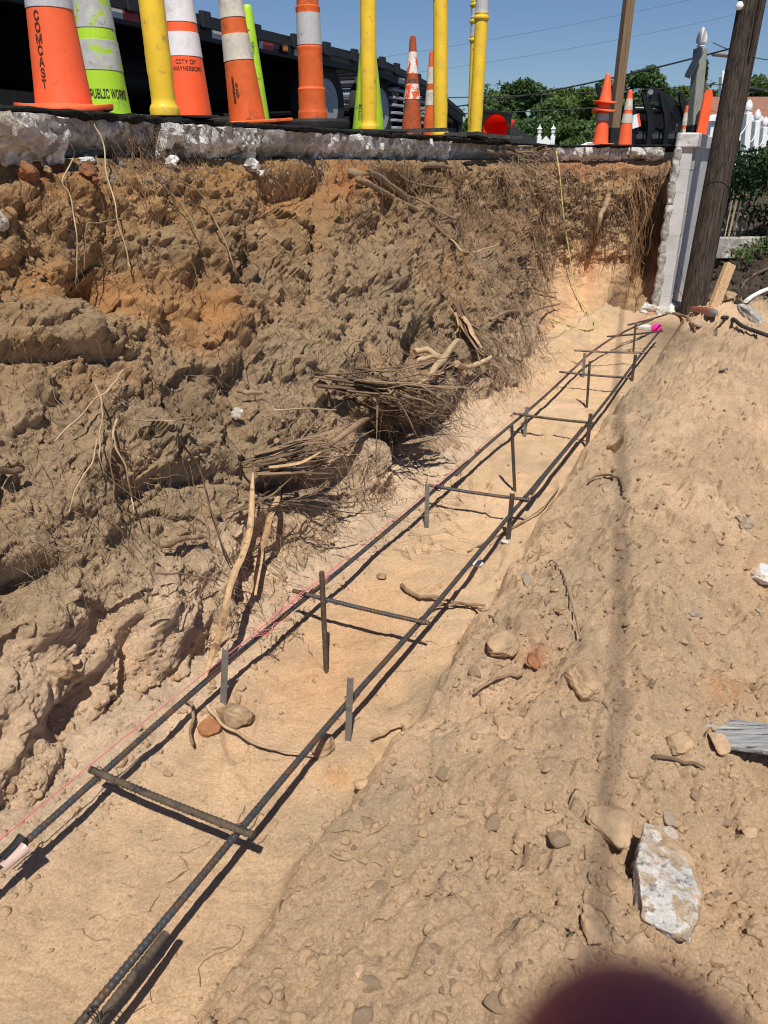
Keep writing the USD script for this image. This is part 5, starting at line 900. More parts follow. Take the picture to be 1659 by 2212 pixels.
for a, z0, z1, w_ in [(3.9, 1.9, 4.5, .06), (4.6, .8, 3.0, .05), (5.3, 1.6, 4.0, .07), (4.9, 2.6, 6, .05), (4.25, .1, 1.1, .04), (5.7, .2, 2.2, .05)]: crk += .012 * np.exp(-((np.angle(np.exp(1j * (th[None] - a - .04 * np.sin(q[:, 2:] * 3))))) / w_) ** 2) * sstep(z0, z0 + .2, q[:, 2:]) * sstep(z1, z1 - .2, q[:, 2:])
obj('pole_shaft', tube(q, Rr - crk, 40), M['pole'], up, smooth=True)
slab_ = tube([d * 2.35 + np.array([.02, -.118, 0]), d * 2.8 + np.array([.02, -.120, 0]), d * 3.3 + np.array([.03, -.112, 0])], [.05, .06, .05], 6, squash=.25); obj('split_sliver', slab_, M['pole'], up)
wr = [d * 1.33 + .124 * np.array([math.cos(a), math.sin(a), 0]) + np.array([0, 0, -.10 * ((a - 4.3) / 1.4) ** 2]) for a in np.linspace(3.3, 6.1, 24)]; obj('wire_wrap', tube(wr, .004, 5), M['wire'], up, smooth=True)
obj('staple', tube([d * 3.9 + np.array([-.13, -.03, 0]), d * 3.93 + np.array([-.17, -.05, 0]), d * 3.93 + np.array([-.27, -.04, 0])], .006, 5), M['steel'], up)
obj('insulator', xf(lathe([(.01, 0), (.03, .01), (.035, .035), (.02, .06), (.01, .065)], 14), d * 2.72 + np.array([-.122, -.05, 0])), M['white_paint'], up, smooth=True)
b = place(1321, 318, -1.86); tp = at_fwd(1359, -2, b[1]); dd = tp - b
tm = thing('timber_post', 'brown square timber post with a black wrapped foot among the cones', 'post', b, None, None)
obj('post_shaft', stick([0, 0, 0], dd * 1.6, .046, square=True, twist=.25), M['timber'], tm); obj('black_wrap', stick([0, 0, 0], dd / np.linalg.norm(dd) * .17, .051, square=True, twist=.25), M['rubber'], tm)
b = at_fwd(1497, 300, 9.75); b[2] = LOT; tp = at_fwd(1513, 104, b[1] + .03); dd = tp - b; L = np.linalg.norm(dd); u_ = dd / L
gp_ = thing('fence_post', 'weathered grey fence post with a pointed finial and a dangling broken rail', 'post', b)
obj('post_shaft', stick([0, 0, 0], dd, .055, square=True, twist=.3), M['timber_grey'], gp_); obj('black_wrap', stick([0, 0, 0], u_ * .22, .060, square=True, twist=.3), M['rubber'], gp_)
fin = lathe([(.03, 0), (.045, .015), (.03, .035), (.055, .05), (.058, .09), (.045, .14), (.02, .185), (.004, .20)], 4); obj('finial', xf(fin, dd, rz=.3 + math.pi / 4), M['weathered_white'], gp_, smooth=30)
e0, e1 = at_fwd(1516, 106, b[1] - .12) - b, at_fwd(1485, 165, b[1] - .2) - b; obj('broken_rail', stick(e0, e1, .032, square=True, twist=.4), M['timber_grey'], gp_)
# white fence posts with swagged chains, behind the hedge
wf = [(1620, 213, 312, 17.0), (1638.5, 234, 312, 19.0), (1655, 250, 312, 21.0), (1563, 150, 330, 44.0), (1675, 262, 312, 23.0)]
tops = []
for i, (x, y, yb, f) in enumerate(wf):
    tp = at_fwd(x, y + 2, f); bz = 1.30; b = np.array([at_fwd(x - 8, 330, f)[0], f, bz]); t = thing('white_fence_post', ['nearest white fence post with an acorn finial above the hedge', 'second white fence post with acorn finial above the hedge', 'third white fence post with acorn finial above the hedge', 'tall white post seen in part left of the utility pole', 'fourth white fence post at the right edge'][i], 'post', b); h = tp[2] - bz; rr = .066 if f < 30 else .13
    obj('post_shaft', stick([0, 0, 0], [tp[0] - b[0], 0, h - .235], rr, square=True, twist=.3), M['white_paint'], t); obj('finial', xf(lathe([(.05, 0), (.055, .015), (.04, .035), (.065, .05), (.075, .09), (.066, .15), (.04, .20), (.012, .235)], 16), [tp[0] - b[0], 0, h - .235]), M['white_paint'], t, smooth=40); tops.append(tp)
for i, (a, b_) in enumerate([(0, 1), (1, 2), (2, 4)]):
    for j, dz in enumerate((.42, .95)):
        A, B = tops[a] - [0, .1, dz], tops[b_] - [0, .1, dz]; q = [A + (B - A) * s - np.array([0, 0, .28 * 4 * s * (1 - s)]) for s in np.linspace(0, 1, 14)]
        obj('swag_chain', tube(q, .011, 5), M['white_paint'], smooth=True, label=f'{"upper" if j == 0 else "lower"} white chain swagged between the {["nearest and second", "second and third", "third and fourth"][i]} white fence posts', cat='chain')
A0 = tops[0]
for j, dz in enumerate((.42, .95)):
    A, B = A0 - [0, .1, dz], A0 - np.array([.75, .9, dz + .02]); q = [A + (B - A) * s - np.array([0, 0, .26 * 4 * s * (1 - s)]) for s in np.linspace(0, 1, 14)]
    obj('swag_chain', tube(q, .011, 5), M['white_paint'], smooth=True, label=f'{"upper" if j == 0 else "lower"} white chain between the utility pole and the nearest white post', cat='chain')
# overhead lines
def cable(lb, A, B, sag, r, n=40): obj('overhead_line', tube([A + (B - A) * s - np.array([0, 0, sag * 4 * s * (1 - s)]) for s in np.linspace(0, 1, n)], r, 5), M['wire'], smooth=True, label=lb, cat='cable')
cable('thick overhead line rising to the right across the trees', at_fwd(700, 250, 44), at_fwd(1600, 99, 28), .5, .028)
cable('overhead line running level in front of the tree tops', at_fwd(600, 214, 40), at_fwd(1680, 172, 44), .25, .024)
cable('lowest overhead line crossing before the trees', at_fwd(600, 238, 40), at_fwd(1700, 190, 40), .5, .024)
cable('faint high overhead line across the sky', at_fwd(500, 165, 60), at_fwd(1750, -62, 60), .6, .008)
cable('second faint overhead line below the high one', at_fwd(500, 196, 60), at_fwd(1750, -8, 60), .8, .008)
cable('faint line right of the pole top', at_fwd(1540, 92, 40), at_fwd(1760, 130, 40), .3, .02)
cable('line with a dark splice right of the pole', at_fwd(1560, 182, 26), at_fwd(1760, 200, 26), .1, .022)
obj('line_splice', tube([at_fwd(1613, 186.5, 26) - [0, 0, .06], at_fwd(1622, 187, 26) - [0, 0, .06], at_fwd(1650, 190.5, 26) - [0, 0, .06]], [.05, .075, .05], 8), M['rubber'], smooth=True, label='thick black splice case on the line right of the pole', cat='cable')
C1, C2 = [np.array(q) + SUN * ((6.2 - q[2]) / SUN[2]) for q in ((.82, 2.36, .3), (.42, 1.07, .2))]; cd = (C1 - C2) / (C1 - C2)[1]
cable('heavy bundled cable running high over the mound towards the pole', C1 + cd * (-12 - C1[1]), C1 + cd * (24 - C1[1]), .02, .0105)
pl = at_fwd(1572, 120, 34); lp = thing('street_lamp', 'street lamp head on a thin arm seen beside the utility pole', 'street lamp', np.array([pl[0] + .9, 34, 1.3]))
obj('lamp_pole', tube([[0, 0, 0], [0, 0, pl[2] - 1.0]], [.11, .08], 10), M['steel'], lp, smooth=True); obj('lamp_arm', tube([[0, 0, pl[2] - 1.55], [-.4, 0, pl[2] - 1.35], [-.8, 0, pl[2] - 1.3]], .035, 6), M['steel'], lp, smooth=True)
obj('lamp_head', xf(bx([-.75, -.17, -.05], [.0, .17, .09], .05), [-.75, 0, pl[2] - 1.32], R=rot(0, .08, 0)), M['steel'], lp, smooth=30)

# ------------------------------------------------------------------ the flatbed trailer on the lot
TW = -4.76; TZ = LOT
tr = thing('flatbed_trailer', 'black flatbed equipment trailer with a sloping tail parked along the lot', 'trailer', uw(0, TW, TZ), None, np.stack([[D[0], D[1], 0], [-N[0], -N[1], 0], [0, 0, 1.]], 1))
def u_at(x, y, w): return float(at_w(x, y, w)[:2] @ D)
DK = .95; U0, U1, U2 = .2, 9.5, 12.3
def zdeck(u): return np.interp(u, [U0, 9.0, 9.6, 10.9, 12.3], [DK, DK, DK - .01, DK - .13, DK - .42])
obj('deck', cat(bx([U0, .05, DK - .06], [9.0, 2.5, DK - .004])), M['trailer'], tr)
def sweep_rail(y0, y1, h0, h1):
    us = np.array([U0, 3, 6, 9.0, 9.6, 10.2, 10.9, 11.6, 12.3]); v = []
    for u in us: zt = zdeck(u); v += [[u, y0, zt - h1], [u, y1, zt - h1], [u, y1, zt + h0], [u, y0, zt + h0]]
    f = grid_faces(len(us), 4, True); m = T(v, f); e = (len(us) - 1) * 4
    m = T(v, np.vstack([f, [[0, 1, 2], [0, 2, 3], [e, e + 2, e + 1], [e, e + 3, e + 2]]])); m.fix_normals(); return m
obj('side_rail', sweep_rail(-.02, .045, .012, .175), M['trailer'], tr); obj('side_rail', sweep_rail(2.46, 2.52, .012, .175), M['trailer'], tr)
obj('rub_rail', sweep_rail(-.06, -.045, -.03, .075), M['trailer'], tr)
for i, (x, y) in enumerate([(287, 16), (446, 44), (556, 68), (640, 88), (708, 110), (768, 125), (828, 140), (859, 149), (905, 170)]):
    u = u_at(x, y, TW + .06); obj('stake_pocket', bx([u - .06, -.07, zdeck(u) - .09], [u + .06, -.024, zdeck(u) + .035], .006), M['trailer'], tr)
def tape(x0, x1, y, mk):
    u0, u1 = u_at(x0, y, TW), u_at(x1, y, TW); z = min(zdeck(u0), zdeck(u1)); obj('reflective_tape', bx([u0, -.0235, z - .145], [u1, -.0205, z - .085]), M[mk], tr)
for a in [(218, 262, 30, 'tape_white'), (262, 296, 50, 'tape_red'), (40, 72, 5, 'tape_red'), (454, 480, 88, 'tape_white'), (480, 486, 92, 'tape_red'), (556, 564, 108, 'tape_white'), (564, 587, 112, 'tape_red'), (632, 650, 126, 'tape_white'), (857, 871, 178, 'tape_white'), (871, 884, 182, 'tape_red')]: tape(*a)
u = u_at(608, 110, TW); lm = obj('marker_light', bx([u - .07, -.028, DK - .155], [u + .07, -.0206, DK - .03], .003), M['trailer_under'], tr); obj('amber_lens', bx([u - .045, -.055, DK - .135], [u + .045, -.028, DK - .045], .012), M['amber'], lm, smooth=30)
for y in (.75, 1.75): obj('main_beam', cat(bx([U0, y - .06, DK - .11], [9.6, y + .06, DK - .061]), bx([U0, y - .012, DK - .48], [9.6, y + .012, DK - .11]), bx([U0, y - .06, DK - .52], [9.6, y + .06, DK - .48])), M['trailer_under'], tr)
for i, u in enumerate(np.arange(.4, 9.4, .42)): obj('cross_member', bx([u, .046, DK - .15], [u + .05, 2.459, DK - .0605]), M['trailer_under'], tr)
obj('tool_box', bx([1.0, 1.85, .12], [5.2, 2.4, .70], .01), M['trailer_under'], tr); obj('tool_box', bx([6.5, 1.9, .12], [7.6, 2.4, .72], .01), M['trailer_under'], tr); obj('mud_flap', bx([7.2, 1.3, .1], [7.215, 2.45, DK - .2]), M['rubber'], tr)
obj('air_tank', xf(trimesh.creation.cylinder(.16, 1.2, sections=20), [5.2, .45, .50], R=rot(0, math.pi / 2, 0)), M['trailer_under'], tr, smooth=30); obj('landing_leg', bx([1.6, .3, .02], [1.72, .42, DK - .06]), M['trailer_under'], tr)
def wheel(u, y, lb, back=False):
    wl = obj('wheel', xf(lathe([(.24, -.12), (.36, -.125), (.405, -.11), (.425, -.08), (.425, .08), (.405, .11), (.36, .125), (.24, .12)], 44), [u, y, .425], R=rot(math.pi / 2, 0, 0)), M['tyre'], tr, smooth=35)
    if not back:
        obj('rim', xf(lathe([(.245, .121), (.25, .10), (.235, .085), (.215, .02), (.16, -.0), (.10, .01), (.09, .06), (.07, .07), (.0, .07)], 36), [u, y, .425], R=rot(math.pi / 2, 0, 0)), M['rim'], wl, smooth=35)
        for k in range(8): a = k * math.pi / 4; obj('lug_nut', xf(trimesh.creation.cylinder(.014, .03, sections=6), [u + .13 * math.cos(a), y - .02, .425 + .13 * math.sin(a)], R=rot(math.pi / 2, 0, 0)), M['steel'], wl)
w1, w2 = u_at(690, 225, TW - .18), u_at(806, 240, TW - .18)
for u in (w1, w2):
    wheel(u, .20, ''); wheel(u, 2.28, '', True); obj('axle', xf(trimesh.creation.cylinder(.06, 1.9, sections=12), [u, 1.25, .425], R=rot(math.pi / 2, 0, 0)), M['trailer_under'], tr)
obj('mud_flap', bx([w2 + .62, .06, .16], [w2 + .632, .5, DK - .18]), M['rubber'], tr)
for i in range(10):
    u = 9.75 + i * .25; z = zdeck(u); obj('ramp_slat', bx([u, .06, z - .05], [u + .10, 2.44, z - .005], .005), M['steel' if i % 3 == 0 else 'trailer'], tr)
for i in range(6): obj('tail_step', bx([9.9 + .02 * i, .0, DK - .30 - .085 * i], [10.75 + .16 * i, .10, DK - .27 - .085 * i], .004), M['rim'], tr)
obj('tail_frame', cat(bx([12.2, .0, .12], [12.32, 2.46, DK - .43]), bx([11.2, .03, .12], [12.2, .09, .30])), M['trailer'], tr)
# grey van-like shape glimpsed under the trailer at the far left
gb = thing('grey_shed', 'low grey shed wall with a white door frame glimpsed under the trailer at far left', 'shed', uw(10.0, -13.5, LOT), None, np.stack([[D[0], D[1], 0], [-N[0], -N[1], 0], [0, 0, 1.]], 1))
obj('wall', bx([-6, 0, 0], [2.2, 2, 1.36]), M['grey_panel'], gb); obj('roof_edge', bx([-6.1, -.12, 1.36], [2.3, 2.1, 1.46]), M['white_paint'], gb); obj('door_frame', cat(bx([1.2, -.03, 0], [1.3, .0, .7]), bx([1.2, -.03, .7], [2.2, .0, .8])), M['white_paint'], gb)
dk = thing('dark_tipper', 'dark truck body standing behind the trailer', 'truck', uw(12.5, -9.4, LOT), None, np.stack([[D[0], D[1], 0], [-N[0], -N[1], 0], [0, 0, 1.]], 1))
obj('truck_body', bx([-3.9, 0, .3], [3.2, 2.3, 1.15], .05), M['trailer_under'], dk); obj('chassis', bx([-3.9, .2, .06], [3.0, 2.0, .3]), M['trailer_under'], dk)
for u in (-3.0, -1.9, 1.6): obj('wheel', xf(lathe([(.2, -.12), (.4, -.12), (.44, -.06), (.44, .06), (.4, .12), (.2, .12)], 28), [u, .1, .44], R=rot(math.pi / 2, 0, 0)), M['tyre'], dk, smooth=35)

# ------------------------------------------------------------------ grapple rake behind the far cones
p = at_fwd(1385, 312, 12.2); p[2] = LOT
gr = thing('grapple_rake', 'black steel grapple rake attachment with curved tines and a white label', 'machine attachment', p, None, rot(0, 0, -.12)); k = 12.2 / 1.12 / FPX
def tine(x, s=1.0, th=.022):
    pts = []
    for a in np.linspace(-.15, 1.75, 16): pts.append((math.sin(a) * .55 * s, .84 * s - (1 - math.cos(a)) * .46 * s))
    o = np.array(pts); inn_ = o * np.array([.80, .86]) + np.array([0, -.02]); pg = Polygon(np.vstack([o, inn_[::-1]])).buffer(0.004)
    m = trimesh.creation.extrude_polygon(pg, th, engine='earcut'); m = xf(m, R=np.array([[0, 0, 1.], [1, 0, 0], [0, 1, 0]])); m.vertices[:, 1] *= -1; m.invert(); return xf(m, [x, 0, 0])
def tine2(x, lean=.0, th=.03):
    """a curved plate rising from the floor and bowing to the right, seen face on"""
    o = np.array([(0, 0), (.02, .16), (.0, .32), (-.06, .48), (-.16, .62), (-.26, .70), (-.22, .60), (-.14, .46), (-.09, .30), (-.08, .14), (-.09, 0)]); pg = Polygon(o).buffer(.015)
    m = trimesh.creation.extrude_polygon(pg, th, engine='earcut'); return xf(m, [x, 0, 0], R=rot(math.pi / 2, 0, 0) @ rot(0, .5, 0))
for x in (-.10, .13, .36, .62): obj('tine', tine2(x), M['black_steel'], gr)
for x in (-.50, -.34): obj('tine', xf(tine2(0), [x, .05, .12]), M['black_steel'], gr)
obj('cross_tube', tube([[-.45, .06, .52], [.40, .06, .50]], .05, 14), M['black_steel'], gr, smooth=30); obj('lower_tube', cat(*[tube([[-.2 + i * .11, .05, .14], [-.11 + i * .11, .05, .14]], .10 if i % 2 else .085, 12) for i in range(8)]), M['black_steel'], gr, smooth=30)
obj('back_plate', bx([-.55, .25, .03], [.5, .30, .48], .01), M['black_steel'], gr); obj('floor_plate', bx([-.55, -.1, .0], [.62, .3, .03], .005), M['black_steel'], gr)
arm = Polygon([(-.02, .60), (.02, .78), (.12, .74), (.34, .62), (.52, .42), (.62, .12), (.54, .02), (.44, .36), (.28, .54), (.10, .62)]).buffer(.015); obj('clamp_arm', xf(trimesh.creation.extrude_polygon(arm, .05, engine='earcut'), [.03, .02, .0], R=rot(math.pi / 2, 0, 0)), M['black_steel'], gr)
arm2 = Polygon([(-.62, .30), (-.60, .72), (-.54, .80), (-.44, .78), (-.40, .62), (-.46, .45)]).buffer(.012); obj('clamp_arm', xf(trimesh.creation.extrude_polygon(arm2, .05, engine='earcut'), [0, .05, 0], R=rot(math.pi / 2, 0, 0)), M['black_steel'], gr)
obj('pin', xf(trimesh.creation.cylinder(.035, .09, sections=14), [.03, -.02, .72], R=rot(math.pi / 2, 0, 0)), M['steel'], gr, smooth=30)
lab = xf(bx([-.06, -.004, -.085], [.06, 0, .085]), [-.13, -.09, .36], R=rot(0, -.3, 0) @ rot(0, 0, .1)); lb_ = obj('warning_label', lab, M['white_paint'], gr); obj('label_stripe', xf(bx([.030, -.007, -.085], [.06, -.0045, .085]), [-.13, -.09, .36], R=rot(0, -.3, 0) @ rot(0, 0, .1)), M['orange_red'], lb_)

# ------------------------------------------------------------------ far buildings
def gable(x0, x1, y0, y1, ze, zr, ax='x'):
    if ax == 'x': v = [[x0, y0, ze], [x1, y0, ze], [x1, y1, ze], [x0, y1, ze], [x0, (y0 + y1) / 2, zr], [x1, (y0 + y1) / 2, zr]]; f = [[0, 1, 5], [0, 5, 4], [2, 3, 4], [2, 4, 5], [3, 0, 4], [1, 2, 5], [0, 2, 1], [0, 3, 2]]
    else: v = [[x0, y0, ze], [x1, y0, ze], [x1, y1, ze], [x0, y1, ze], [(x0 + x1) / 2, y0, zr], [(x0 + x1) / 2, y1, zr]]; f = [[0, 1, 4], [2, 3, 5], [1, 2, 5], [1, 5, 4], [3, 0, 4], [3, 4, 5], [0, 2, 1], [0, 3, 2]]
    return T(v, f)
F_ = 30.0; a = at_fwd(1512, 222, F_); b = at_fwd(1760, 200, F_); e = at_fwd(1512, 345, F_)
hs = thing('brick_house', 'brown roofed house with white gabled dormers behind the utility pole', 'house', np.array([a[0], F_ - 3.5, 1.3])); Lx = b[0] - a[0] + 4; zr = a[2] - 1.3; ze = .9
obj('roof', gable(0, Lx, 0, 9, ze, zr + .25), M['roof_brown'], hs); obj('wall', bx([.3, .4, 0], [Lx - .3, 8.6, ze - .01]), M['brick_wall'], hs); obj('fascia', bx([-.02, -.06, ze - .14], [Lx, -.005, ze + .02]), M['white_paint'], hs)
sl = (zr + .25 - ze) / 4.5
for i, (x0, x1, yt, yb) in enumerate([(1336, 1390, 250, 304), (1554, 1602, 250, 300)]):
    xa, xb = (1535, 1560) if i == 0 else (1618, 1643)
    yy = 1.2; zz = ze + sl * yy; pa, pb = at_fwd(xa, 300, F_ - 2.3), at_fwd(xb, 300, F_ - 2.3); cx = (pa[0] + pb[0]) / 2 - a[0]; w = (pb[0] - pa[0]) / 2 * (1.25 if i == 0 else 1.1); ht = at_fwd(xa, 262, F_ - 2.3)[2] - 1.3; zb = at_fwd(xa, 304, F_ - 2.3)[2] - 1.3
    dm = obj('dormer', bx([cx - w, yy, zb], [cx + w, yy + (ht - zb) / sl + .6, ht]), M['white_paint'], hs); obj('dormer_roof', gable(cx - w - .08, cx + w + .08, yy - .1, yy + (ht - zb) / sl + 1.2, ht + .004, ht + w * .95, 'y'), M['white_paint'], dm)
    obj('pane', bx([cx - w * .55, yy - .012, zb + .12], [cx + w * .55, yy - .002, ht - .10]), M['pane'], dm)
    obj('glazing_bars', cat(bx([cx - .02, yy - .03, zb + .12], [cx + .02, yy - .013, ht - .1]), *[bx([cx - w * .55, yy - .03, zb + .12 + (ht - zb - .22) * q - .015], [cx + w * .55, yy - .0135, zb + .12 + (ht - zb - .22) * q + .015]) for q in (.25, .5, .75)], bx([cx - w * .62, yy - .03, zb + .06], [cx - w * .55, yy - .003, ht - .06]), bx([cx + w * .55, yy - .03, zb + .06], [cx + w * .62, yy - .003, ht - .06])), M['white_paint'], dm)
p = at_fwd(1095, 276, 26); dr = thing('dark_roofed_house', 'small house with a dark shingle roof behind the fallen cone', 'house', np.array([p[0] - 1.6, 26, 1.3])); h = p[2] - 1.3
obj('roof', gable(0, 3.4, 0, 5, .32, h + .1, 'y'), M['roof_dark'], dr); obj('wall', bx([.15, .15, 0], [3.25, 4.85, .318]), M['white_paint'], dr)
p = at_fwd(1245, 283, 60); br = thing('tan_roofed_house', 'distant house with a low tan roof left of the cone stack', 'house', np.array([p[0] - 2.2, 60, 1.3])); h = p[2] - 1.3
obj('roof', gable(-.6, 5.0, 0, 9, 1.3, h), M['tan_roof'], br); obj('wall', bx([0, .4, 0], [4.6, 8.6, 1.298]), M['white_paint'], br)
p = at_fwd(1276, 302, 30); obj('white_tank', xf(lathe([(.55, 0), (.55, .3), (.5, .5), (.35, .68), (.12, .76), (.01, .77)], 24), [p[0], 30, 1.32]), M['white_paint'], smooth=True, label='pale rounded tank glimpsed left of the cone stack', cat='tank')
p = at_fwd(1178, 312, 24); gt = thing('white_gateway', 'small white gabled gateway with two lantern finials beyond the lot', 'gateway', np.array([p[0], 24, 1.3])); hh = at_fwd(1178, 296, 24)[2] - 1.3
for s in (-1, 1):
    x = s * .19; obj('gate_post', bx([x - .06, -.06, 0], [x + .06, .06, hh + .02], .01), M['white_paint'], gt); obj('lantern_finial', xf(lathe([(.03, 0), (.05, .02), (.03, .05), (.06, .09), (.06, .17), (.08, .18), (.02, .24), (.005, .30)], 12), [x, 0, hh + .02]), M['white_paint'], gt, smooth=30)
obj('gable_panel', trimesh.creation.extrude_polygon(Polygon([(-.13, hh - .25), (.13, hh - .25), (.13, hh - .1), (0, hh + .03), (-.13, hh - .1)]), .05, engine='earcut').apply_transform(trimesh.transformations.rotation_matrix(math.pi / 2, [1, 0, 0])), M['white_paint'], gt)
p = at_fwd(1140, 271, 55); sg = thing('white_sign', 'small white sign box among the trees', 'sign', np.array([p[0], 55, 1.3])); obj('sign_box', bx([-.25, -.15, p[2] - 1.6], [.27, .15, p[2] - 1.0], .03), M['white_paint'], sg); obj('sign_pole', bx([-.05, -.05, 0], [.05, .05, p[2] - 1.6]), M['steel'], sg)

# ------------------------------------------------------------------ trees, hedge, weeds
def leaves(cs, rs, n, size, seed, flat=.0):
    """leaf-sized faces spread through ellipsoidal clumps"""
    g = np.random.default_rng(seed); cs, rs = np.asarray(cs, float), np.asarray(rs, float); vol = rs.prod(1) ** .67; k = g.choice(len(cs), n, p=vol / vol.sum())
    d = g.normal(size=(n, 3)); d /= np.linalg.norm(d, axis=1, keepdims=True); p = cs[k] + d * rs[k] * (g.random(n) ** .38)[:, None]
    nn = g.normal(size=(n, 3)) + d * .8 + np.array([0, 0, .5]); nn /= np.linalg.norm(nn, axis=1, keepdims=True)
    a = np.cross(nn, g.normal(size=(n, 3))); a /= np.linalg.norm(a, axis=1, keepdims=True); b = np.cross(nn, a); s = size * g.uniform(.6, 1.3, (n, 1))
    v = np.stack([p - a * s, p + b * s * .42 + nn * s * .08, p + a * s, p - b * s * .42 + nn * s * .08], 1).reshape(-1, 3); i = np.arange(n)[:, None] * 4
    return T(v, np.concatenate([i + [[0, 1, 2]], i + [[0, 2, 3]]]))
def tree(lb, x, ytop, wpx, f, mk, seed, n=3000, size=.24, shape='round', zb=1.3):
    top = at_fwd(x, ytop, f); k = f * 1.0 / (FPX * 1.03); w = wpx * k / 2 * (1.25 if shape == 'round' else 1); H = top[2] - zb; b = np.array([top[0], f, zb]); g = np.random.default_rng(seed); t = thing('tree', lb, 'tree', b)
    tr_ = [[0, 0, 0], [g.normal() * .1, 0, H * .3], [g.normal() * .2, 0, H * .6], [g.normal() * .2, 0, H * .85]]; obj('trunk', cat(tube(tr_, np.array([1, .8, .5, .2]) * (.05 * H + .02), 8), *[tube([[0, 0, H * .35], [math.cos(q) * w * .4, math.sin(q) * w * .3, H * .6], [math.cos(q) * w * .7, math.sin(q) * w * .5, H * .75]], [.03 * H, .018 * H, .006 * H], 5) for q in g.uniform(0, 6.28, 5)]), M['bark'], t, smooth=True)
    cs, rs = [], []
    m = 46 if shape != 'column' else 14
    for i in range(m):
        if shape == 'column': z = H * g.uniform(.1, .96); e = w * (1 - .6 * z / H); cs.append([g.normal() * e * .3, g.normal() * e * .3, z]); rs.append([e * .6, e * .6, H * .07])
        else:
            z = H * g.uniform(.18, .90); e = w * math.sqrt(max(.1, 1 - ((z / H - .5) / .55) ** 2)); q = g.uniform(0, 6.28); rr = math.sqrt(g.random()) * .78; s = g.uniform(.18, .36) * w; cs.append([math.cos(q) * e * rr, math.sin(q) * e * rr, z]); rs.append([s * 1.1, s, s * .72])
    cs.append([0, 0, H * .93]); rs.append([w * .25, w * .25, H * .07])
    obj('crown', leaves(cs, rs, n, size, seed), M[mk], t)
TREES = [('dark green tree behind the fallen cone, with a spiky top', 1128, 172, 110, 50, 'leaf_dark', 'round'), ('low dark tree at the left end of the tree line', 1066, 195, 90, 46, 'leaf_mid', 'round'), ('small round bush tree just right of the trailer tail', 1008, 262, 46, 40, 'leaf_mid', 'round'), ('broad pale green tree left of the brown timber post', 1235, 190, 130, 62, 'leaf_light', 'round'), ('yellow green tree top beside the brown timber post', 1308, 172, 100, 55, 'leaf_light', 'round'),
         ('mid green bushy tree at the middle of the tree line', 1190, 222, 130, 44, 'leaf_mid', 'round'), ('large dark rounded tree right of the brown timber post', 1410, 140, 105, 58, 'leaf_dark', 'round'), ('light green tree behind the grapple rake', 1475, 184, 100, 64, 'leaf_light', 'round'), ('narrow dark columnar tree behind the grey fence post', 1526, 128, 34, 52, 'leaf_dark', 'column'), ('dark tree left of the utility pole', 1540, 195, 80, 60, 'leaf_dark', 'round'), ('grey green tree behind the house right of the pole', 1640, 160, 110, 70, 'leaf_mid', 'round'), ('low green bush before the trees by the cone stack', 1262, 262, 120, 38, 'leaf_mid', 'round'), ('low dark bush before the trees right of the fallen cone', 1130, 268, 120, 40, 'leaf_dark', 'round'), ('green bush behind the orange cones', 1345, 235, 110, 48, 'leaf_mid', 'round'), ('dense green tree behind the trailer tail', 1060, 232, 100, 42, 'leaf_dark', 'round'), ('low hedge-like tree behind the grapple rake', 1440, 228, 120, 46, 'leaf_mid', 'round'), ('low tree between the grey post and the house', 1510, 240, 80, 44, 'leaf_dark', 'round')]
for i, (lb, x, y, w, f, mk, sh) in enumerate(TREES): tree(lb, x, y, w, f, mk, 800 + i, 12000 if w > 60 else 4500, .0030 * f, sh)
obj('far_woods', leaves(np.array([[xx, 85 + 4 * math.sin(xx), 4.2 + 1.6 * math.sin(xx * .7)] for xx in np.arange(-60, 60, 2.2)]), np.array([[2.6, 2.0, 3.0]] * len(np.arange(-60, 60, 2.2))), 22000, .32, 5), M['leaf_mid'], kind='stuff', label='far-off woods closing the view', cat='woods')
# hedge right of the pole
hb = at_fwd(1600, 520, 9.9); g = np.random.default_rng(9); hd = thing('hedge', 'tall leafy green hedge with bare stems right of the utility pole', 'hedge', np.array([hb[0], 9.9, .40])); cs, rs = [], []
zt = at_fwd(1600, 318, 9.9)[2] - .40
for i in range(90): xx = g.uniform(-.30, 2.2); zz = (g.uniform(.62, .93) if xx < .08 else g.uniform(.08, .93)) * zt; cs.append([xx, g.uniform(-.35, .6), zz]); rs.append([.22, .22, .14])
obj('foliage', leaves(cs, rs, 15000, .034, 91), M['leaf_hedge'], hd)
for i in range(22): x0 = g.uniform(.0, 2.0); yy = g.uniform(-.35, .4); q = [[x0, yy, 0], [x0 + g.normal() * .05, yy, zt * .35], [x0 + g.normal() * .12, yy, zt * .7], [x0 + g.normal() * .18, yy, zt * .95]]; obj('stem', tube(q, [.018, .015, .010, .004], 5), M['bark'], hd, smooth=True)
for i, (x, y, w, h, f) in enumerate([(1640, 545, 80, 60, 9.6), (1600, 545, 40, 30, 9.3)]):
    p = at_fwd(x, y + h / 2, f); k = f / FPX; wd = thing('weed_clump', ['bright green weed clump before the hedge at the right edge', 'small pale weed tuft left of the bright weed clump'][i], 'weed', p); obj('leaves', leaves(g.normal(size=(14, 3)) * np.array([w * k * .25, .1, h * k * .2]) + np.array([0, 0, h * k * .5]), np.full((14, 3), h * k * .28), 420 - 250 * i, .030, 300 + i), M['leaf_weed'], wd); obj('stem', cat(*[tube([[0, 0, 0], [g.normal() * .1, g.normal() * .06, h * k * .8]], .003, 4) for _ in range(8)]), M['grass_dry'], wd)
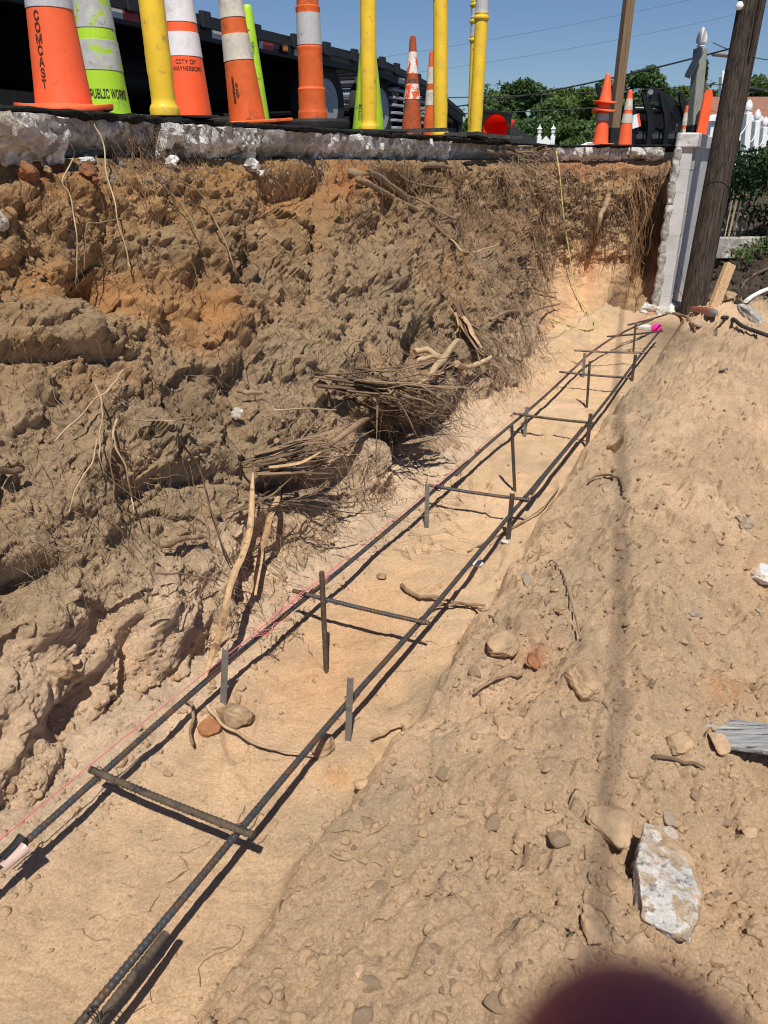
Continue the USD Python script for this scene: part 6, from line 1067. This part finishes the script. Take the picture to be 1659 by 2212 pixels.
# picket fence behind the pole
pf0 = at_fwd(1540, 520, 10.5); fn_ = thing('picket_fence', 'weathered grey picket fence with wire between the pole and the hedge', 'fence', np.array([pf0[0], 10.5, .36])); zt2 = at_fwd(1590, 385, 10.5)[2] - .36
for i in range(11): x0 = i * .040 + g.normal() * .004; obj('picket', xf(bx([-.014, -.008, 0], [.014, .008, zt2 * g.uniform(.9, 1.06)], .002), [x0, 0, 0], R=rot(0, g.normal() * .02 + .06, 0)), M['picket'], fn_)
for i in range(3): obj('wire', tube([[-.05, -.012, zt2 * (.3 + .27 * i)], [.7, -.012, zt2 * (.32 + .27 * i)]], .003, 4), M['wire'], fn_)
kb_ = at_fwd(1560, 528, 9.9); obj('stone_kerb', xf(bx([-.12, -.1, -.15], [1.1, .1, .09], .01), [kb_[0], 9.85, kb_[2]]), M['concrete_grey'], smooth=30, label='low concrete kerb in front of the picket fence', cat='kerb')

# ------------------------------------------------------------------ odds and ends by the pole and on the path
def lay(pix, off=.02): return np.array([hit(x, y, off) for x, y in pix])
q = lay([(1497, 668), (1520, 672), (1540, 677)], .1); z = project(q)[2].mean(); r = 9 * z / FPX; cs_ = thing('pipe_casing', 'red brown casing with a grey pointed end lying at the pole foot', 'pipe', q[0]); q = q - q[0]; dx = (q[2] - q[0]) / np.linalg.norm(q[2] - q[0])
obj('red_sleeve', tube([q[0], q[0] + dx * .02, q[1], q[2]], [r * .4, r * .85, r, r], 14), M['red_grip'], cs_, smooth=30); obj('grey_tip', tube([q[2] + dx * .002, q[2] + dx * .05, q[2] + dx * .17], [r * .95, r * .85, r * .15], 14), M['grey_grip'], cs_, smooth=30)
obj('rope', tube(CubicSpline(np.arange(6), lay([(1560, 686), (1585, 690), (1600, 702), (1622, 712), (1645, 720), (1668, 728)], .13))(np.linspace(0, 5, 90)), .013 * (1 + .25 * np.sin(np.arange(90) * 1.6)), 7), M['rope'], smooth=True, label='dark twisted rope lying over the sand heap at right', cat='rope')
obj('drain_pipe', tube(lay([(1612, 650), (1626, 640), (1645, 630), (1668, 622)], .14), .022, 10), M['pvc'], smooth=30, label='white plastic pipe lying in the dark yard soil', cat='pipe')
obj('yard_slab', xf(rock_mesh((.42, .30, .10), 77, 3, .1, 4, .03), hit(1632, 690, .05), R=rot(.5, .45, .5)), M['concrete_grey'], smooth=35, label='grey concrete slab tilted in the sand heap at right', cat='concrete')
obj('timber_offcut', xf(bx([-.045, -.03, -.02], [.045, .03, .40], .008), hit(1540, 668, .1), R=rot(-.25, .42, .2)), M['splint'], smooth=30, label='pale broken timber offcut leaning at the right of the pole foot', cat='wood')
obj('pink_cap', xf(lathe([(.045, 0), (.048, .02), (.035, .05), (.012, .062)], 12), hit(1417, 712, .03), R=rot(.9, .2, 0)), M['pink_plastic'], smooth=40, label='bright pink plastic cap at the end of the trench', cat='marker')
obj('plaster_lump', xf(rock_mesh((.18, .12, .08), 78, 3), hit(1395, 708, .02)), M['white_chunk'], smooth=40, label='whitish lump beside the pink cap', cat='plaster')
q = lay([(1376, 556 + 648), (1398, 1196)], .02); obj('wood_lath', tube(lay([(1556, 800), (1572, 795)], .02), .014, 4, squash=.3), M['stake'], label='short pale lath lying on the mound near the far end', cat='wood')
pp = hit(1615, 1588, 0); ap = hit(1560, 1560, 0); bp = hit(1668, 1570, 0); pl_ = xf(bx([-.05, -.052, -.012], [.26, .052, .005], .003), hit(1562, 1585, 0) + [0, 0, .004], rz=-.18); obj('weathered_plank', pl_, M['plank'], label='weathered grey and white plank half buried in the path', cat='plank')
ws = hit(513, 892, .05); m = rock_mesh((.05, .025, .045), 33, 3, .45, 9, .14); obj('paper_scrap', xf(m, ws), M['white_dirty'], label='crumpled white paper scrap caught in the roots', cat='litter')
# torn black and clear plastic wrapped on the near left rebar
p0 = at_z(26, 1840, BZ); g = np.random.default_rng(21); th = np.linspace(0, 1, 14); TTc, SSc = np.meshgrid(np.linspace(-.2, 3.6, 16), th, indexing='ij')
rr = .0125 + .004 * np.sin(TTc * 1.3) + .009 * SSc ** 3 * (np.abs(np.sin(TTc)))
ring = p0 + (SSc[..., None] - .5) * .055 * np.array([D[0], D[1], 0]) + rr[..., None] * (np.cos(TTc)[..., None] * np.array([N[0], N[1], 0]) + np.sin(TTc)[..., None] * np.array([0, 0, 1.]))
tp_ = thing('torn_plastic', 'torn black plastic sleeve on the near left rebar', 'litter', p0); obj('sleeve', T((ring - p0).reshape(-1, 3), grid_faces(16, 14)), M['rubber'], tp_, smooth=True)
M['film'] = mat('dusty_film', (.50, .36, .30), .3, .5, (30, .2)); fl = ring.copy(); fl += np.array([.006, -.015, -.007]) + .006 * g.normal(size=ring.shape) * 0; obj('dusty_flap', T((fl - p0).reshape(-1, 3) * np.array([1.1, 1, .9]), grid_faces(16, 14)), M['film'], tp_, smooth=True)

# ------------------------------------------------------------------ the photographer's hand and phone
RX = np.array([1.0, 0, 0]); RY = np.array([0, SP, CP]); RZ = np.array([0, CP, -SP])            # right, up and forward of the lens
RL = np.stack([RX, RY, -RZ], 1)
ph = thing('phone', 'dark phone held out over the trench to take the picture', 'phone', CAM, None, RL)   # local x right, y up, z towards the viewer
pb = trimesh.creation.extrude_polygon(shapely.box(-.043 + .009, -.128 + .009, .024 - .009, .014 - .009).buffer(.009), .0078, engine='earcut'); pb.apply_translation([0, 0, .004])
M['phone_case'] = mat('phone_case', (.02, .02, .022), .5, .4); M['skin'] = usdkit.material(stage, '/World/Looks/skin', {'p': ('principled_bsdf', {'base_color': (.20, .085, .075), 'roughness': .6, 'subsurface_weight': .25, 'subsurface_scale': .006, 'subsurface_radius': (1., .25, .12)})}, surface='p.BSDF'); M['sleeve'] = mat('dark_sleeve', (.06, .065, .08), .9, .2, (60, .3)); M['nail'] = mat('finger_nail', (.55, .33, .27), .35, .5)
obj('phone_body', pb, M['phone_case'], ph, smooth=40); obj('screen', bx([-.041, -.125, .0119], [.022, .011, .0124]), M['pane'], ph)
import manifold3d as m3
def chain(js, rs):
    ms = [m3.Manifold.batch_hull([m3.Manifold.sphere(a_, 20).translate(tuple(map(float, p))), m3.Manifold.sphere(b_, 20).translate(tuple(map(float, q)))]) for p, q, a_, b_ in zip(js[:-1], js[1:], rs[:-1], rs[1:])]
    return m3.Manifold.batch_boolean(ms, m3.OpType.Add)
# coordinates in millimetres: right, up, towards the viewer (negative = in front of the lens)
K = .001
palm = [[(46, -88, 4), (40, -60, 8), (44, -52, 2)], [(52, -100, 2), (50, -70, -2), (46, -58, -10)], [(44, -118, 0), (46, -92, -8), (42, -72, -18)], [(36, -120, 8), (38, -100, 0), (34, -84, -18)]]
parts_ = [chain(np.array([(60, -150, 14), (48, -112, 8), (44, -70, 2)]) * K, [.024, .020, .014]), chain(np.array([(48, -112, 8), (46, -84, -10)]) * K, [.018, .013])]
index = [(44, -66, 0), (46, -60, -22), (32, -56, -42), (14.4, -34.2, -43)]
parts_ += [chain(np.array(index) * K, [.0108, .0100, .0094, .0083])]
for q in ([(46, -78, -4), (44, -84, -24), (24, -84, -27), (4, -82, -12)], [(47, -94, -2), (44, -104, -22), (24, -106, -25), (6, -104, -11)], [(46, -110, 2), (42, -122, -18), (24, -124, -20), (10, -122, -9)]): parts_.append(chain(np.array(q) * K, [.0105, .0095, .0085, .0072]))
parts_ += [chain(np.array([(50, -112, 12), (42, -86, 24), (32, -66, 22), (20, -52, 17.5)]) * K, [.014, .0115, .0102, .0085])]
hand = m3.Manifold.batch_boolean(parts_, m3.OpType.Add).refine_to_length(.003); hm = hand.to_mesh(); hm = trimesh.Trimesh(hm.vert_properties[:, :3], hm.tri_verts); trimesh.smoothing.filter_taubin(hm, iterations=12)
pe = thing('person', 'dark blurred fingertip of the photographer reaching up at the lower right', 'person', CAM, None, RL)
obj('hand', hm, M['skin'], pe, smooth=True)
obj('sleeve', chain(np.array([(58, -146, 13), (84, -230, 60), (120, -380, 160)]) * K, [.033, .040, .048]).refine_to_length(.012), M['sleeve'], pe, smooth=True)
